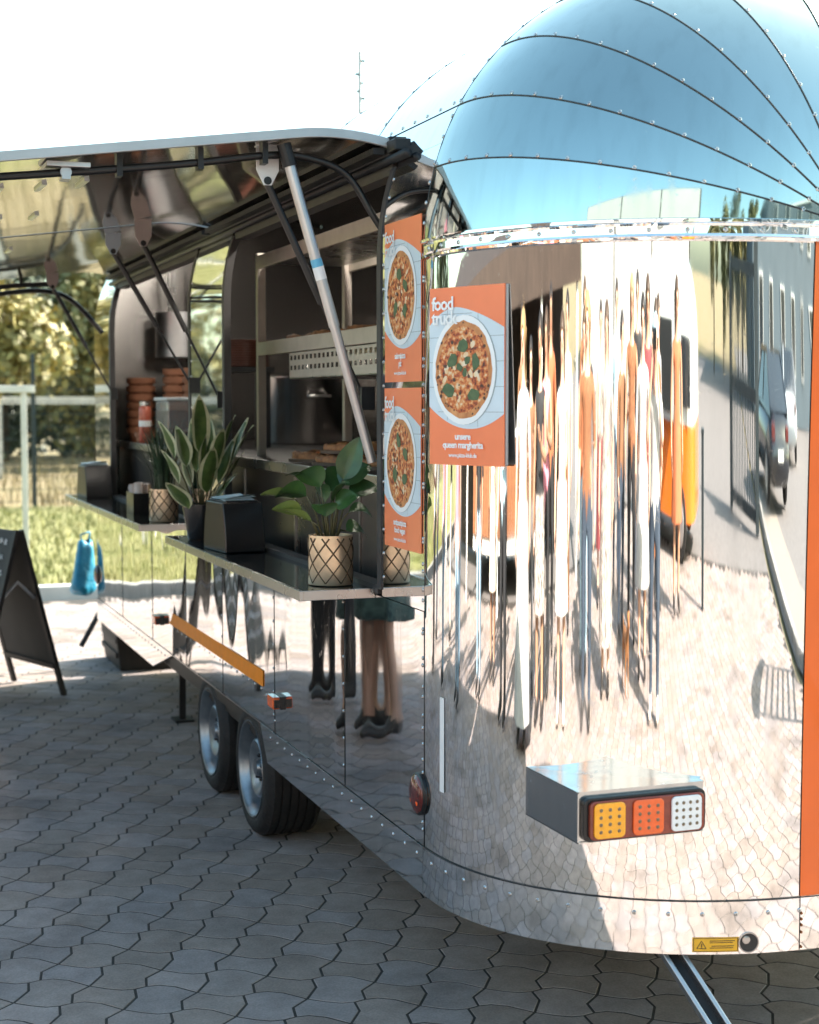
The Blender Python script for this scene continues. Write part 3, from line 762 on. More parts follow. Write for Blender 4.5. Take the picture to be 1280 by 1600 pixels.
# --- serving shelves under the hatches
for y0,y1 in ((4.423,6.481),(7.10,9.63)):
    b = MB(); b.box(1.262, 1.483, y0+.012, y1-.012, 1.060, 1.086); s_ = b.build('serving_shelf', M['counter_top'], trailer, bevel=.002)
    b = MB(); b.box(1.25, 1.262, y0, y1, 1.058, 1.0885); b.box(1.262, 1.4835, y0, y0+.012, 1.0585, 1.088); b.box(1.262, 1.4835, y1-.012, y1, 1.0585, 1.088)
    b.build('shelf_edge', M['steel'], s_, bevel=.0015)
    for y in (y0+.55, (y0+y1)/2+.2, y1-.25):
        b = MB(); b.prism([(XS-.002,1.05),(XS-.002,1.0),(XS-.012,1.0),(1.37,1.042),(1.37,1.05)], lambda u,v,w: (u,w,v), y-.006, y+.006)
        b.build('shelf_bracket', M['steel'], s_)

# --- hatch flaps, swung up
H0 = Vector((P20.x-.018, 0, P20.z+.045))
prof = [sect(R(20-20*i/10))[0]-Vector((P20.x,0,P20.z)) for i in range(11)]
prof += [Vector((XS-P20.x, 0, ZB-.12*i-P20.z)) for i in range(1,9)]
ang = R(82.5)
def swing(v): # rotates the closed section about the hinge, outwards and up
    c, s = math.cos(ang), math.sin(ang); return Vector((v.x*c+v.z*s, 0, -v.x*s+v.z*c))
FL = [H0+swing(p) for p in prof]
def flap_pt(d, drop=0):  # a point at distance d along the flap, drop below it
    acc = 0
    for a,c in zip(FL, FL[1:]):
        l = (c-a).length
        if acc+l >= d: return a+(c-a)*((d-acc)/l)-Vector((0,0,drop))
        acc += l
    return FL[-1]-Vector((0,0,drop))
def flap(y0, y1, name):
    TH = .020; n = len(FL)
    nr = []
    for i in range(n):
        t = (FL[min(i+1,n-1)]-FL[max(i-1,0)]).normalized(); nr.append(Vector((-t.z,0,t.x)) if t.x < 0 else Vector((t.z,0,-t.x)))
    nr = [v if v.z > 0 else -v for v in nr]
    b = MB(); ny = 12
    b.sheet(lambda u,v: FL[round(u*(n-1))]*1+Vector((0,lin(y0,y1,v),0)), n-1, ny)
    o = b.build('hatch_flap', M['chrome_flap'], trailer, smooth=True)
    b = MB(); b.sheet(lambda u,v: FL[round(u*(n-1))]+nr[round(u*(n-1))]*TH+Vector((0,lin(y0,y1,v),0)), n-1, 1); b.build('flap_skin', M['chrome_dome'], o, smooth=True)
    for yy,w in ((y0-.012,.014) if y0 < 5 else (y0-.003,.004),(y1-.001,.004)):
        b = MB()
        for i in range(n):
            lo_ = -.003 if yy < 4.5 else .002
            for dz,dy in ((lo_,0),(TH+.004,0),(TH+.004,w),(lo_,w)): 
                q = FL[i]+nr[i]*dz; b.v.append((q.x,yy+dy,q.z))
        for i in range(n-1):
            for k in range(4): b.f.append([i*4+k,i*4+(k+1)%4,(i+1)*4+(k+1)%4,(i+1)*4+k]); b.m.append(0)
        b.f += [[0,1,2,3],[(n-1)*4+k for k in (3,2,1,0)]]; b.m += [0,0]
        b.build('edge_trim', M['trim_alu'], o, bevel=.002)
    b = MB(); e = FL[-1]; b.bar((e.x-.005,y0-.012,e.z+.012), (e.x-.005,y1+.012,e.z+.012), .014, .05); b.build('edge_trim', M['trim_alu'], o, bevel=.002)
    b = MB(); a = H0+Vector((-.03,0,-.012)); b.bar((a.x,y0,a.z), (a.x,y1,a.z), .035, .018); b.build('hinge_seal', M['rubber'], o)
    # vent slots and rivets towards the outer edge
    b = MB()
    for k in range(3):
        for i in range(2):
            q = flap_pt(.80+.13*k+.05*i, .004); b.bar((q.x,y0+.55+i*.9,q.z), (q.x-.005,y0+.72+i*.9,q.z), .016, .008)
    tag(b.build('vent_slots', M['steel'], o), kind='stuff')
    return o
f1 = flap(4.39, 6.655, 'near'); f2 = flap(6.72, 9.37, 'far')
# latch under the near flap
q = flap_pt(.93, .006)
b = MB(); b.box(q.x-.055, q.x+.065, 4.43, 4.60, q.z-.018, q.z-.004); la = b.build('latch', M['steel_satin'], f1, bevel=.002)
b = MB(); b.tube([(q.x,4.45,q.z-.03),(q.x,4.50,q.z-.03)], .016, 14); b.box(q.x-.012,q.x+.012,4.445,4.505,q.z-.05,q.z-.02); b.build('latch_bolt', M['steel_satin'], la)
# brackets and gas struts
def strut(y, bx, bz, wx, wz, flap_o, plate, tilt=0.0):
    top = flap_pt(abs(bx-H0.x)*1.003, 0).z
    b = MB(); w = .034; z1 = top-.001; z0 = bz
    b.prism([(bx-w,z1),(bx+w,z1),(bx+w,z0+.035),(bx+.012,z0-.008),(bx-.012,z0-.008),(bx-w,z0+.035)], lambda u,v,q: (u,q,v), y-.0025, y+.0025)
    b.prism([(bx-w,z1),(bx+w,z1),(bx+w,z1-.006),(bx-w,z1-.006)], lambda u,v,q: (u,q,v), y-.02, y+.02)
    b.build('strut_plate', plate, flap_o, bevel=.001)
    a = Vector((bx,y+.012,bz+.005)); e = Vector((wx,y+.012,wz)); m_ = a+(e-a)*.56
    b = MB(); b.tube([a,m_], .0115, 12); b.tube([m_,e], .0055, 10); b.lathe(a-Vector((0,.012,0)), [(.0,-.004),(.012,-.004),(.012,.02),(0,.02)], 12, (0,1,0))
    b.lathe(e-Vector((0,.012,0)), [(.0,-.004),(.010,-.004),(.010,.02),(0,.02)], 12, (0,1,0)); b.build('gas_strut', M['black'], trailer, smooth=False)
    b = MB(); b.box(wx-.012, wx+.03, y-.008, y+.006, wz-.04, wz+.03); b.build('strut_foot', M['dark_metal'], trailer)
pinkish = mat('warm grey bracket plate', (.50,.42,.39), .5, .2, var=.08)
bluish = mat('cool grey bracket plate', (.50,.56,.62), .45, .3, var=.08)
pale = mat('pale painted bracket', (.72,.72,.72), .45, .1, var=.06)
strut(4.50, 1.181, 2.283, 1.478, 1.66, f1, pale)
strut(6.43, 1.165, 2.285, 1.478, 1.66, f1, pinkish)
strut(6.97, 1.130, 2.30, 1.472, 1.725, f2, bluish)
strut(9.20, 1.143, 2.30, 1.478, 1.70, f2, pinkish)
# telescopic prop pole of the near flap
a = Vector((1.215,4.43,2.372)); e = Vector((1.478,4.43,1.465)); d = e-a
b = MB(); b.tube([a+d*.05,a+d*.56], .0165, 14); b.tube([a+d*.56,e], .0145, 14); pp = b.build('prop_pole', M['steel_satin'], trailer, smooth=False)
b = MB(); b.tube([a+d*-.015,a+d*.055], .021, 14); b.build('pole_cap', M['dark_metal'], pp)
b = MB(); b.tube([a+d*.345,a+d*.37], .0172, 14); b.build('pole_label', M['blue_sticker'], pp)
b = MB(); b.tube([a+d*.37,a+d*.41], .0171, 14); b.build('pole_label', M['white_film'], pp)
# cables clipped under the flaps
def cable(pts, r=.011, n=10):
    P = [Vector(p) for p in pts]; out = []
    for i in range(len(P)-1):
        p0 = P[max(i-1,0)]; p1 = P[i]; p2 = P[i+1]; p3 = P[min(i+2,len(P)-1)]
        for k in range(n):
            t = k/n; out.append(.5*((2*p1)+(p2-p0)*t+(2*p0-5*p1+4*p2-p3)*t*t+(3*p1-p0-3*p2+p3)*t**3))
    out.append(P[-1]); b = MB(); b.tube(out, r, 8); return b.build('cable', M['black'], trailer, smooth=True)
def fp(d, y, drop): v = flap_pt(d, drop); return (v.x, y, v.z)
cable([fp(1.2,4.47,.03), fp(.95,4.47,.035), fp(.60,4.46,.04), fp(.35,4.46,.035), fp(.22,4.47,.05), fp(.10,4.48,.09), (1.50,4.47,2.19), (1.56,4.46,2.10)])
cable([fp(1.2,4.50,.028), fp(.80,4.50,.034), fp(.45,4.50,.034)], .007)
cable([fp(1.22,9.25,.04), fp(.95,9.25,.05), fp(.6,9.25,.05), fp(.40,9.25,.06), fp(.34,9.25,.055)], .014)
cable([fp(1.22,9.28,.11), fp(.9,9.28,.10), fp(.6,9.28,.085), fp(.40,9.28,.10), fp(.25,9.3,.17), (1.44,9.3,2.05)], .014)
for d,y in ((.78,4.47),(.55,4.46),(.36,4.46),(.95,9.25),(.55,9.25)):
    q = flap_pt(d, .03); b = MB(); b.box(q.x-.008, q.x+.008, y-.02, y+.02, q.z-.03, q.z+.03); b.build('cable_clip', M['dark_metal'], trailer)

# --- films, lamps and stickers
b = MB(); b.box(XS-.0025, XS-.0005, 5.765, 7.63, .560, .622); b.build('amber_strip', M['orange_reflex'], trailer)
p = plan(at_x(1.493)); pn = plan_n(at_x(1.493)); t_ = Vector((-pn.y,pn.x,0))
b = MB(); q0 = Vector((1.493,3.88,0))+pn*.0025
b.add([(q0-t_*.012)+Vector((0,0,.596)),(q0+t_*.012)+Vector((0,0,.596)),(q0+t_*.012)+Vector((0,0,.853)),(q0-t_*.012)+Vector((0,0,.853))], [(0,1,2,3)])
b.build('white_strip', M['white_film'], trailer)
for y,z in ((5.52,.548),(7.82,.551)):
    b = MB(); b.box(XS-.012, XS-.0005, y-.045, y+.045, z-.024, z+.024); ml = b.build('marker_lamp', M['black'], trailer, bevel=.002)
    b = MB(); b.box(XS-.040, XS-.012, y-.042, y+.042, z-.022, z+.022); b.build('lens', M['orange_lens'], ml, bevel=.006)
    b = MB(); b.box(XS-.0385, XS-.014, y-.038, y+.038, z+.0221, z+.0235); b.build('lens_top', M['clear_lens'], ml)
    b = MB(); b.box(XS-.036, XS-.010, y-.0445, y-.0422, z-.017, z+.014); b.build('lens_end', M['black_gloss'], ml)
for y,z in ((4.032,.557),(9.92,.563)):
    b = MB(); b.lathe((XS-.0005,y,z), [(.060,0),(.060,.008),(.054,.012)], 28, (-1,0,0)); ol = b.build('round_lamp', M['black'], trailer, smooth=False)
    b = MB(); b.lathe((XS-.0005,y,z), [(.054,.010),(.050,.015),(.038,.020),(.02,.023),(0,.024)], 28, (-1,0,0)); b.build('lens', M['red_lens'], ol, smooth=True)
    b = MB()
    for dy,dz in ((-.022,-.018),(.022,-.018),(-.022,.012),(.022,.012)): b.lathe((XS-.016,y+dy,z+dz), [(.013,0),(.010,.005),(0,.0065)], 10, (-1,0,0))
    b.build('reflector', M['orange_lens'], ol, smooth=True)
# tail lamp in a folded chrome bracket
tb = MB(); z0, z1 = .598, .722; YL = 3.30
poly = [(1.606,3.59),(1.612,YL),(1.95,YL),(1.955,3.325)]
tb.prism([(1.606,3.59),(1.612,YL),(1.952,YL),(1.954,3.33)], lambda u,v,w: (u,v,w), z1-.003, z1)
tb.prism([(1.606,3.59),(1.612,YL),(1.952,YL),(1.954,3.33)], lambda u,v,w: (u,v,w), z0, z0+.003)
tb.add([(1.606,3.59,z0),(1.612,YL,z0),(1.612,YL,z1),(1.606,3.59,z1),(1.609,3.59,z0),(1.615,YL,z0),(1.615,YL,z1),(1.609,3.59,z1)], [(0,1,2,3),(7,6,5,4),(1,5,6,2)])
tb.box(1.612, 1.952, YL+.004, YL+.007, z0+.003, z1-.003)
bracket = tb.build('tail_lamp', chrome('dull mirror bracket', col=(.52,.54,.55), waves=((1.0,(6,6,6),.0012),), rough=.16, dirt=.1), trailer)
b = MB(); b.prism([(1.600,3.602),(1.606,3.592),(1.609,3.592),(1.603,3.612)], lambda u,v,w: (u,v,w), z0-.012, z1); b.build('mounting_tab', M['steel_satin'], bracket)
def rrect(x0, x1, za, zb, r, n=5):
    out = []
    for cx_,cz_,a0 in ((x1-r,za+r,-90),(x1-r,zb-r,0),(x0+r,zb-r,90),(x0+r,za+r,180)):
        out += [(cx_+r*math.cos(R(a0+90*k/n)), cz_+r*math.sin(R(a0+90*k/n))) for k in range(n+1)]
    return out
def slab(x0, x1, za, zb, r, y0, y1, m_, name, par):
    b = MB(); b.prism(rrect(x0,x1,za,zb,r), lambda u,v,w: (u,w,v), y1, y0); return b.build(name, m_, par, bevel=.002)
slab(1.622, 1.950, z0+.004, z1-.014, .018, YL-.013, YL+.004, M['black_gloss'], 'lamp_housing', bracket)
slab(1.634, 1.941, z0+.010, z1-.021, .014, YL-.023, YL-.012, M['brown_lens'], 'lamp_lens', bracket)
for k,(c,m_) in enumerate(((1.684,'amber_lens'),(1.787,'orange_lens'),(1.890,'clear_lens'))):
    hw = .041; ce = slab(c-hw, c+hw, z0+.014, z1-.025, .012, YL-.0285, YL-.022, M[m_], 'lamp_cell', bracket)
    b = MB()
    nx = 3 if k < 2 else 4
    for i in range(nx):
        for j in range(4):
            x = c+(i-(nx-1)/2)*(.024 if nx == 3 else .0185); z = (z0+z1)/2-.0055+(j-1.5)*.0175
            b.lathe((x,YL-.0284,z), [(.0048,0),(.0030,.0018),(0,.0022)], 8, (0,-1,0)); b.box(x-.0012, x+.0022, YL-.0312, YL-.0304, z-.0014, z+.0012)
    tag(b.build('led_dots', M['led'], ce), kind='stuff')
# warning sticker and round hole in the rear skirt
def on_skirt(x, z, out=.006):
    p = at_x(x); P = plan(p)+plan_n(p)*out; return Vector((x, P.y, z)), plan_n(p)
xs_ = [1.94+.11*i/8 for i in range(9)]
b = MB(); b.sheet(lambda u,v: on_skirt(1.940+.110*u, .288+.037*v, .0055)[0], 8, 1); stk = b.build('warning_sticker', M['yellow'], trailer)
b = MB()
def strip(x0, x1, z0, z1): b.sheet(lambda u,v: on_skirt(lin(x0,x1,u), lin(z0,z1,v), .0063)[0], 4, 1)
for x0,x1,z0,z1 in ((1.942,2.048,.2895,.2907),(1.942,2.048,.3223,.3235),(1.942,1.9435,.2907,.3223),(2.0465,2.048,.2907,.3223),
                    (1.98,2.040,.3155,.3172),(1.98,2.036,.3112,.3128),(1.984,2.038,.3025,.3042),(1.98,2.036,.2978,.2994)): strip(x0,x1,z0,z1)
def sline(xa, za, xb, zb, w=.0016):
    d = Vector((xb-xa,zb-za)); n = Vector((-d.y,d.x)).normalized()*w/2
    b.add([on_skirt(xa+n.x,za+n.y,.0063)[0],on_skirt(xb+n.x,zb+n.y,.0063)[0],on_skirt(xb-n.x,zb-n.y,.0063)[0],on_skirt(xa-n.x,za-n.y,.0063)[0]], [(0,1,2,3)])
sline(1.950,.297,1.972,.297); sline(1.950,.297,1.961,.316); sline(1.961,.316,1.972,.297); sline(1.961,.301,1.961,.310,.002); sline(1.961,.2985,1.961,.3,.002)
b.build('sticker_print', M['ink'], stk)
P_, N_ = on_skirt(2.075, .310, .004)
b = MB(); b.lathe(P_, [(.0265,.0005),(.0265,.003),(.0235,.003),(.0225,.0008)], 28, N_); hole = b.build('skirt_hole', M['steel'], trailer)
b = MB(); b.lathe(P_, [(.0235,.0012),(0,.0008)], 28, N_); b.build('hole_dark', M['ink'], hole)
b = MB(); b.lathe(P_+Vector((-.008,0,.008)), [(.010,.001),(.010,.004),(.006,.005),(0,.005)], 14, N_); b.build('hole_bolt', M['steel'], hole)

# --- wheels
def wheel(y):
    c = Vector((XS+.012,y,.185)); RR = .268; n = 48
    w = MB()
    pr = [(.190,.012),(.198,.002),(.215,-.004),(.240,0.0),(.255,.010),(.264,.028)]
    for k in range(5):
        x = .030+.034*k; pr += [(.268,x),(.268,x+.026),(.261,x+.028),(.261,x+.033)]
    pr += [(.268,.205),(.262,.22),(.24,.235),(.182,.232)]
    w.lathe(c, pr, n, (1,0,0)); ty = w.build('wheel', M['tyre'], trailer, smooth=True)
    ty.modifiers.new('es','EDGE_SPLIT').split_angle = R(50)
    b = MB(); b.lathe(c, [(.196,.006),(.194,-.002),(.188,.0),(.182,.014),(.176,.020),(.170,.045),(.164,.075),(.154,.082),(.132,.070),(.124,.052),(.118,.030),(.108,.022),(.090,.026),(.072,.040),(.060,.046),(.036,.046),(.034,.030),(.030,.020),(0,.020)], n, (1,0,0))
    ri = b.build('rim', M['rim'], ty, smooth=True); ri.modifiers.new('es','EDGE_SPLIT').split_angle = R(38)
    b = MB()
    for k in range(5):
        a = 2*math.pi*k/5+.3; p = c+Vector((.044,math.cos(a)*.05,math.sin(a)*.05)); b.lathe(p, [(.009,-.012),(.009,0.004)], 6, (1,0,0)); b.lathe(p, [(.009,-.012),(.005,-.016),(0,-.016)], 6, (1,0,0))
    b.build('wheel_bolts', M['dark_metal'], ri)
    b = MB()
    for k in range(8):
        a = 2*math.pi*k/8; p = c+Vector((.066,math.cos(a)*.138,math.sin(a)*.138)); b.lathe(p, [(.016,-.008),(.016,.0)], 10, (1,0,0)); b.lathe(p,[(.016,-.007),(0,-.007)],10,(1,0,0))
    b.build('rim_holes', M['ink'], ri)
for y in (5.86,): pass
YW = (6.03, 6.78)
for y in YW: wheel(y)
for y in YW:
    b = MB(); w_c = Vector((XR-.25,y,.185)); b.lathe(w_c, [(.0,.24),(.18,.24),(.26,.22),(.268,.2),(.268,.02),(.24,0),(0,0)], 32, (1,0,0)); b.build('wheel', M['tyre'], trailer, smooth=False)
    b = MB(); b.tube([(XS+.2,y,.19),(XR-.2,y,.19)], .035, 10); b.build('axle', M['dark_metal'], trailer)
b = MB(); b.box(XS+.05, XR-.05, YA, YB, .30, .33); b.build('floor_pan', M['dark_metal'], trailer)
for x in (1.95, 3.1):
    b = MB(); b.box(x-.03, x+.03, YA-.2, YB+.2, .20, .30); b.build('chassis_beam', M['dark_metal'], trailer)
b = MB(); b.box(XS+.04, XS+.33, 5.60, 7.6, .60, .62); b.box(XS+.31,XS+.33,5.5,7.55,.33,.60); b.box(XS+.04,XS+.31,7.53,7.55,.32,.60); b.build('wheel_well', M['black'], trailer)
# rear support leg (open channel) and side jacks
b = MB()
def leg_ch(p0, p1, w, m_='steel_satin'):
    p0 = Vector(p0); p1 = Vector(p1); d = (p1-p0).normalized(); a = d.cross(Vector((0,1,0))).normalized()*w/2; n = a.cross(d).normalized()
    if n.y > 0: n = -n
    bb = MB()
    for s in (-1,1): bb.bar(p0+a*s*.8+n*.012, p1+a*s*.8+n*.012, w*.22, .03, n)
    o = bb.build('support_leg', M[m_], trailer, bevel=.002)
    bb = MB(); bb.bar(p0, p1, w*.85, .006, n); bb.build('leg_web', M['dark_metal'], o)
    return o
leg_ch((1.905,3.43,.30), (2.06,3.12,GZ+.012), .052)
lg = MB(); lg.box(1.99, 2.13, 3.04, 3.18, GZ+.001, GZ+.012); lg.build('leg_foot', M['steel_satin'], trailer)
for y in (8.35,):
    b = MB(); b.bar((1.70,y,.33), (1.70,y+.02,GZ+.01), .035, .02, (0,1,0)); b.build('support_leg', M['dark_metal'], trailer)
b = MB(); b.box(1.65, 1.75, 8.30, 8.44, GZ+.001, GZ+.012); b.build('leg_foot', M['dark_metal'], trailer)
b = MB(); b.tube([(1.60,10.3,.36),(1.42,10.25,.06)], .018, 8); b.build('jockey_leg', M['dark_metal'], trailer)
b = MB()
for s in (-1,1): b.bar((2.525+s*.6,10.0,.30), (2.525,11.6,.34), .07, .09)
b.build('drawbar', M['dark_metal'], trailer)
# aerial mast on the roof
b = MB(); b.tube([(2.93,9.0,2.80),(2.93,9.0,3.72)], .010, 6); mast = b.build('aerial', M['white_wood'], trailer)
b = MB()
for z,s in ((3.66,.03),(3.58,-.03),(3.53,.02),(3.48,-.02),(3.44,.03)): b.box(2.93+min(0,s)*1.0, 2.93+max(0,s), 8.995, 9.005, z, z+.012)
b.build('aerial_elements', M['dark_metal'], mast)
# ------------------------------------------------------------------ posters
TEXTS = []
def poster(label, origin, u, v, W, H, seed, lines, basil=True, backing=False):
    u = Vector(u).normalized(); v = Vector(v).normalized(); w = u.cross(v)
    mw = Matrix(((u.x,v.x,w.x,origin[0]),(u.y,v.y,w.y,origin[1]),(u.z,v.z,w.z,origin[2]),(0,0,0,1)))
    t = thing('poster', label, 'poster', origin, 'pizza posters on the trailer', mat=mw)
    r = random.Random(seed)
    def part(name, polys, z, m, parent=t, zz=.0):
        b = MB()
        for p in polys: b.add([(x,y,z) for x,y in p], [tuple(range(len(p)))])
        return b.build(name, m, parent, world=False)
    b = MB(); b.box(0,W,0,H,-.003,0); b.build('sheet', M['poster_orange'], t, world=False)
    if backing:
        b = MB(); b.box(.008,W+.007,.004,H-.001,-.0075,-.0035); b.build('backing_board', M['trim_alu'], t, world=False)
    # pale tiled field between two flowing curves
    n = 24; up = []; lo = []
    for i in range(n+1):
        s = i/n
        up.append((s*W, H*(.888-.10*((.36-s)/.36)**2 if s < .36 else .888-.125*((s-.36)/.64)**1.5)))
        lo.append((s*W, H*(.205+.125*((.55-s)/.55)**2 if s < .55 else .205+.085*((s-.55)/.45)**2)))
    b = MB()
    for i in range(n): b.add([(*lo[i],.0008),(*lo[i+1],.0008),(*up[i+1],.0008),(*up[i],.0008)], [(0,1,2,3)])
    fld = b.build('tile_field', M['poster_tile'], t, world=False)
    b = MB()
    def clipped(x): 
        i = min(n-1, int(x/W*n)); return lo[i][1]+.004, up[i][1]-.004
    for x in (.25*W,.66*W):
        y0,y1 = clipped(x); b.add([(x-.0007,y0,.0012),(x+.0007,y0,.0012),(x+.0007,y1,.0012),(x-.0007,y1,.0012)], [(0,1,2,3)])
    for k,y in enumerate((.30,.44,.58,.72,.85)):
        xs = [p[0] for p,q in zip(lo,up) if p[1]+.004 < y*H < q[1]-.004]
        if xs: b.add([(xs[0],y*H-.0007,.0012),(xs[-1],y*H-.0007,.0012),(xs[-1],y*H+.0007,.0012),(xs[0],y*H+.0007,.0012)], [(0,1,2,3)])
    b.build('tile_joints', M['poster_grout'], fld, world=False)
    cx, cy, rp = W*.47, H*.535, H*.274
    def disc(rad, z, ex=0.0, nn=40, jit=0.0): return [(cx+ex+math.cos(6.2832*k/nn)*rad*W/.31*.94*(1+r.uniform(-jit,jit)), cy+math.sin(6.2832*k/nn)*rad*(1+r.uniform(-jit,jit))) for k in range(nn)]
    pl = part('plate_shadow', [disc(rp*1.12,0,.004)], .0014, M['poster_grout'])
    part('plate', [disc(rp*1.12,0)], .0017, M['poster_white'])
    cr = part('pizza', [disc(rp,0,0,44,.02)], .0021, M['print_crust'])
    part('sauce', [disc(rp*.88,0,0,44,.03)], .0024, M['print_pizza'], cr)
    b = MB()
    def blob(x, y, s, z, nn=7, asp=1.0):
        a0 = r.uniform(0,6.28); b.add([(x+math.cos(a0)*math.cos(6.2832*k/nn)*s*q*asp-math.sin(a0)*math.sin(6.2832*k/nn)*s*q, y+math.sin(a0)*math.cos(6.2832*k/nn)*s*q*asp+math.cos(a0)*math.sin(6.2832*k/nn)*s*q, z) for k in range(nn) for q in [r.uniform(.7,1.15)]], [tuple(range(nn))])
    def rnd(m_):
        a = r.uniform(0,6.28); d = rp*m_*math.sqrt(r.random()); return cx+math.cos(a)*d*.94*W/.31, cy+math.sin(a)*d
    for k in range(26): x,y = rnd(.70); blob(x, y, rp*r.uniform(.025,.07), .0027+k*3e-6, 7, r.uniform(1,1.8))
    tag(b.build('cheese', M['print_cheese'], cr, world=False), kind='stuff')
    b = MB()
    for k in range(26):
        a = r.uniform(0,6.28); d = rp*r.uniform(.88,.97); blob(cx+math.cos(a)*d*.94*W/.31, cy+math.sin(a)*d, rp*r.uniform(.02,.045), .0027+k*3e-6, 6)
    for k in range(30 if not basil else 14): x,y = rnd(.7); blob(x, y, rp*r.uniform(.02,.05), .0031+k*3e-6, 6)
    tag(b.build('char_marks', M['print_char'], cr, world=False), kind='stuff')
    b = MB(); pts = ([(-.30,.18),(.36,.15),(.0,.48),(-.42,-.42),(.30,-.5),(.05,-.05),(.12,.2),(-.1,.05)] if basil else [(-.1,.5),(.35,.2),(-.35,-.3),(.3,-.35)])
    for k,(x,y) in enumerate(pts): blob(cx+x*rp, cy+y*rp, rp*(.14 if k < 5 else .08), .0036+k*3e-6, 9, 1.35)
    tag(b.build('basil', M['print_basil'], cr, world=False), kind='stuff')
    def text(name, s, x, y, size, cent=False, z=.0042, bold=.0):
        c = bpy.data.curves.new(name,'FONT'); c.body = s; c.size = size; c.offset = bold; c.space_character = .88; c.resolution_u = 2
        c.align_x = 'CENTER' if cent else 'LEFT'; c.materials.append(M['poster_white'])
        TEXTS.append((name, c, t, (x,y,z)))
    text('headline', 'food', W*.045, H*.875, H*.105, bold=.0012)
    text('headline', 'truck', W*.045, H*.795, H*.105, bold=.0012)
    y = H*.145
    for k,s in enumerate(lines[:-1]): text('caption', s, W*.47, y-H*.048*k, H*.052, True, bold=.0007)
    text('web_address', lines[-1], W*.47, H*.045, H*.034, True, bold=.0003)
    return t
poster('orange pizza poster with basil, mounted askew on the rounded corner of the trailer', (1.4455,3.8550,1.481), (.106,-.2505,0), (0,0,1), .270, .456, 1,
       ['unsere', 'queen margherita', 'www.pizza-klub.de'], True, True)
poster('upper orange pizza poster taped to the pillar beside the hatch', (1.4805,4.318,1.700), (0,-1,0), (0,0,1), .302, .452, 2,
       ['salamipizza', 'piz', 'www.pizza-klub.de'], False)
poster('lower orange pizza poster with olives taped to the pillar beside the hatch', (1.4805,4.322,1.228), (0,-1,0), (0,0,1), .305, .455, 3,
       ['antipastipizza', 'food vegan', 'www.pizza-klub.de'], False)

tmps = []
for name,c,t_,loc in TEXTS:
    o = bpy.data.objects.new('tmp', c); COL.objects.link(o); tmps.append(o)
dg = bpy.context.evaluated_depsgraph_get()
for o,(name,c,t_,loc) in zip(tmps, TEXTS):
    me = bpy.data.meshes.new_from_object(o.evaluated_get(dg)); me.name = name; bpy.data.objects.remove(o)
    me.materials.clear(); me.materials.append(M['poster_white'])
    q = bpy.data.objects.new(name, me); COL.objects.link(q); q.parent = t_; q.location = loc; q['kind'] = 'stuff'
# ------------------------------------------------------------------ plants
def leaf_mesh(b, base, d, L, W, droop, roll, variegated=False, fold=.25):
    base = Vector(base); d = Vector(d).normalized(); side = d.cross(Vector((0,0,1)))
    if side.length < .05: side = Vector((1,0,0))
    side.normalize(); side = Matrix.Rotation(roll,3,d) @ side; up = side.cross(d).normalized()
    nL, nW = 10, 6; g = []
    for i in range(nL+1):
        t = i/nL; w = W*.5*math.sin(math.pi*min(1,t**.78))**.75*(1 if t < 1 else 0)+.0006
        c = base+d*L*t*(1-.25*droop*t)-Vector((0,0,1))*droop*L*t*t*.55
        for j in range(nW+1):
            s = j/nW*2-1; g.append(c+side*w*s+up*(abs(s)*w*fold+.012*L*math.sin(t*9+s*2)))
    o = len(b.v); b.v += [tuple(p) for p in g]
    for i in range(nL):
        for j in range(nW):
            a = o+i*(nW+1)+j; b.f.append([a,a+1,a+nW+2,a+nW+1]); b.m.append(1 if variegated and (j in (0,nW-1) or i == nL-1) else 0)
def round_pot(t, c, r0, r1, h, m, seg=36, name='pot'):
    b = MB(); b.lathe(c, [(0,.001),(r0,.001),(r0+.002,.004),(r1,h-.004),(r1,h),(r1-.008,h),(r1-.010,h-.03),(0,h-.03)], seg)
    p = b.build(name, m, t, smooth=False); 
    for f in p.data.polygons: f.use_smooth = True
    p.modifiers.new('es','EDGE_SPLIT').split_angle = R(40)
    b = MB(); b.lathe(c, [(r1-.012,h-.028),(r1*.5,h-.020),(0,h-.018)], 20); b.build('soil', M['soil'], t, smooth=True)
    return p
def gold_pot(t, c, r, h):
    p = round_pot(t, c, r, r, h, M['gold']); c = Vector(c); b = MB(); n = 9
    for s in (-1,1):
        for k in range(n):
            pts = []
            for i in range(25):
                q = i/24; a = 2*math.pi*k/n+s*q*2*math.pi*(2.25/n)+(.0 if s > 0 else 0); pts.append(c+Vector((math.cos(a)*(r+.0006),math.sin(a)*(r+.0006),.008+q*(h-.016))))
            b.tube(pts, .0026, 5)
    b.build('diamond_lines', M['gold_groove'], p, smooth=True)
    return p
CT = 1.0875
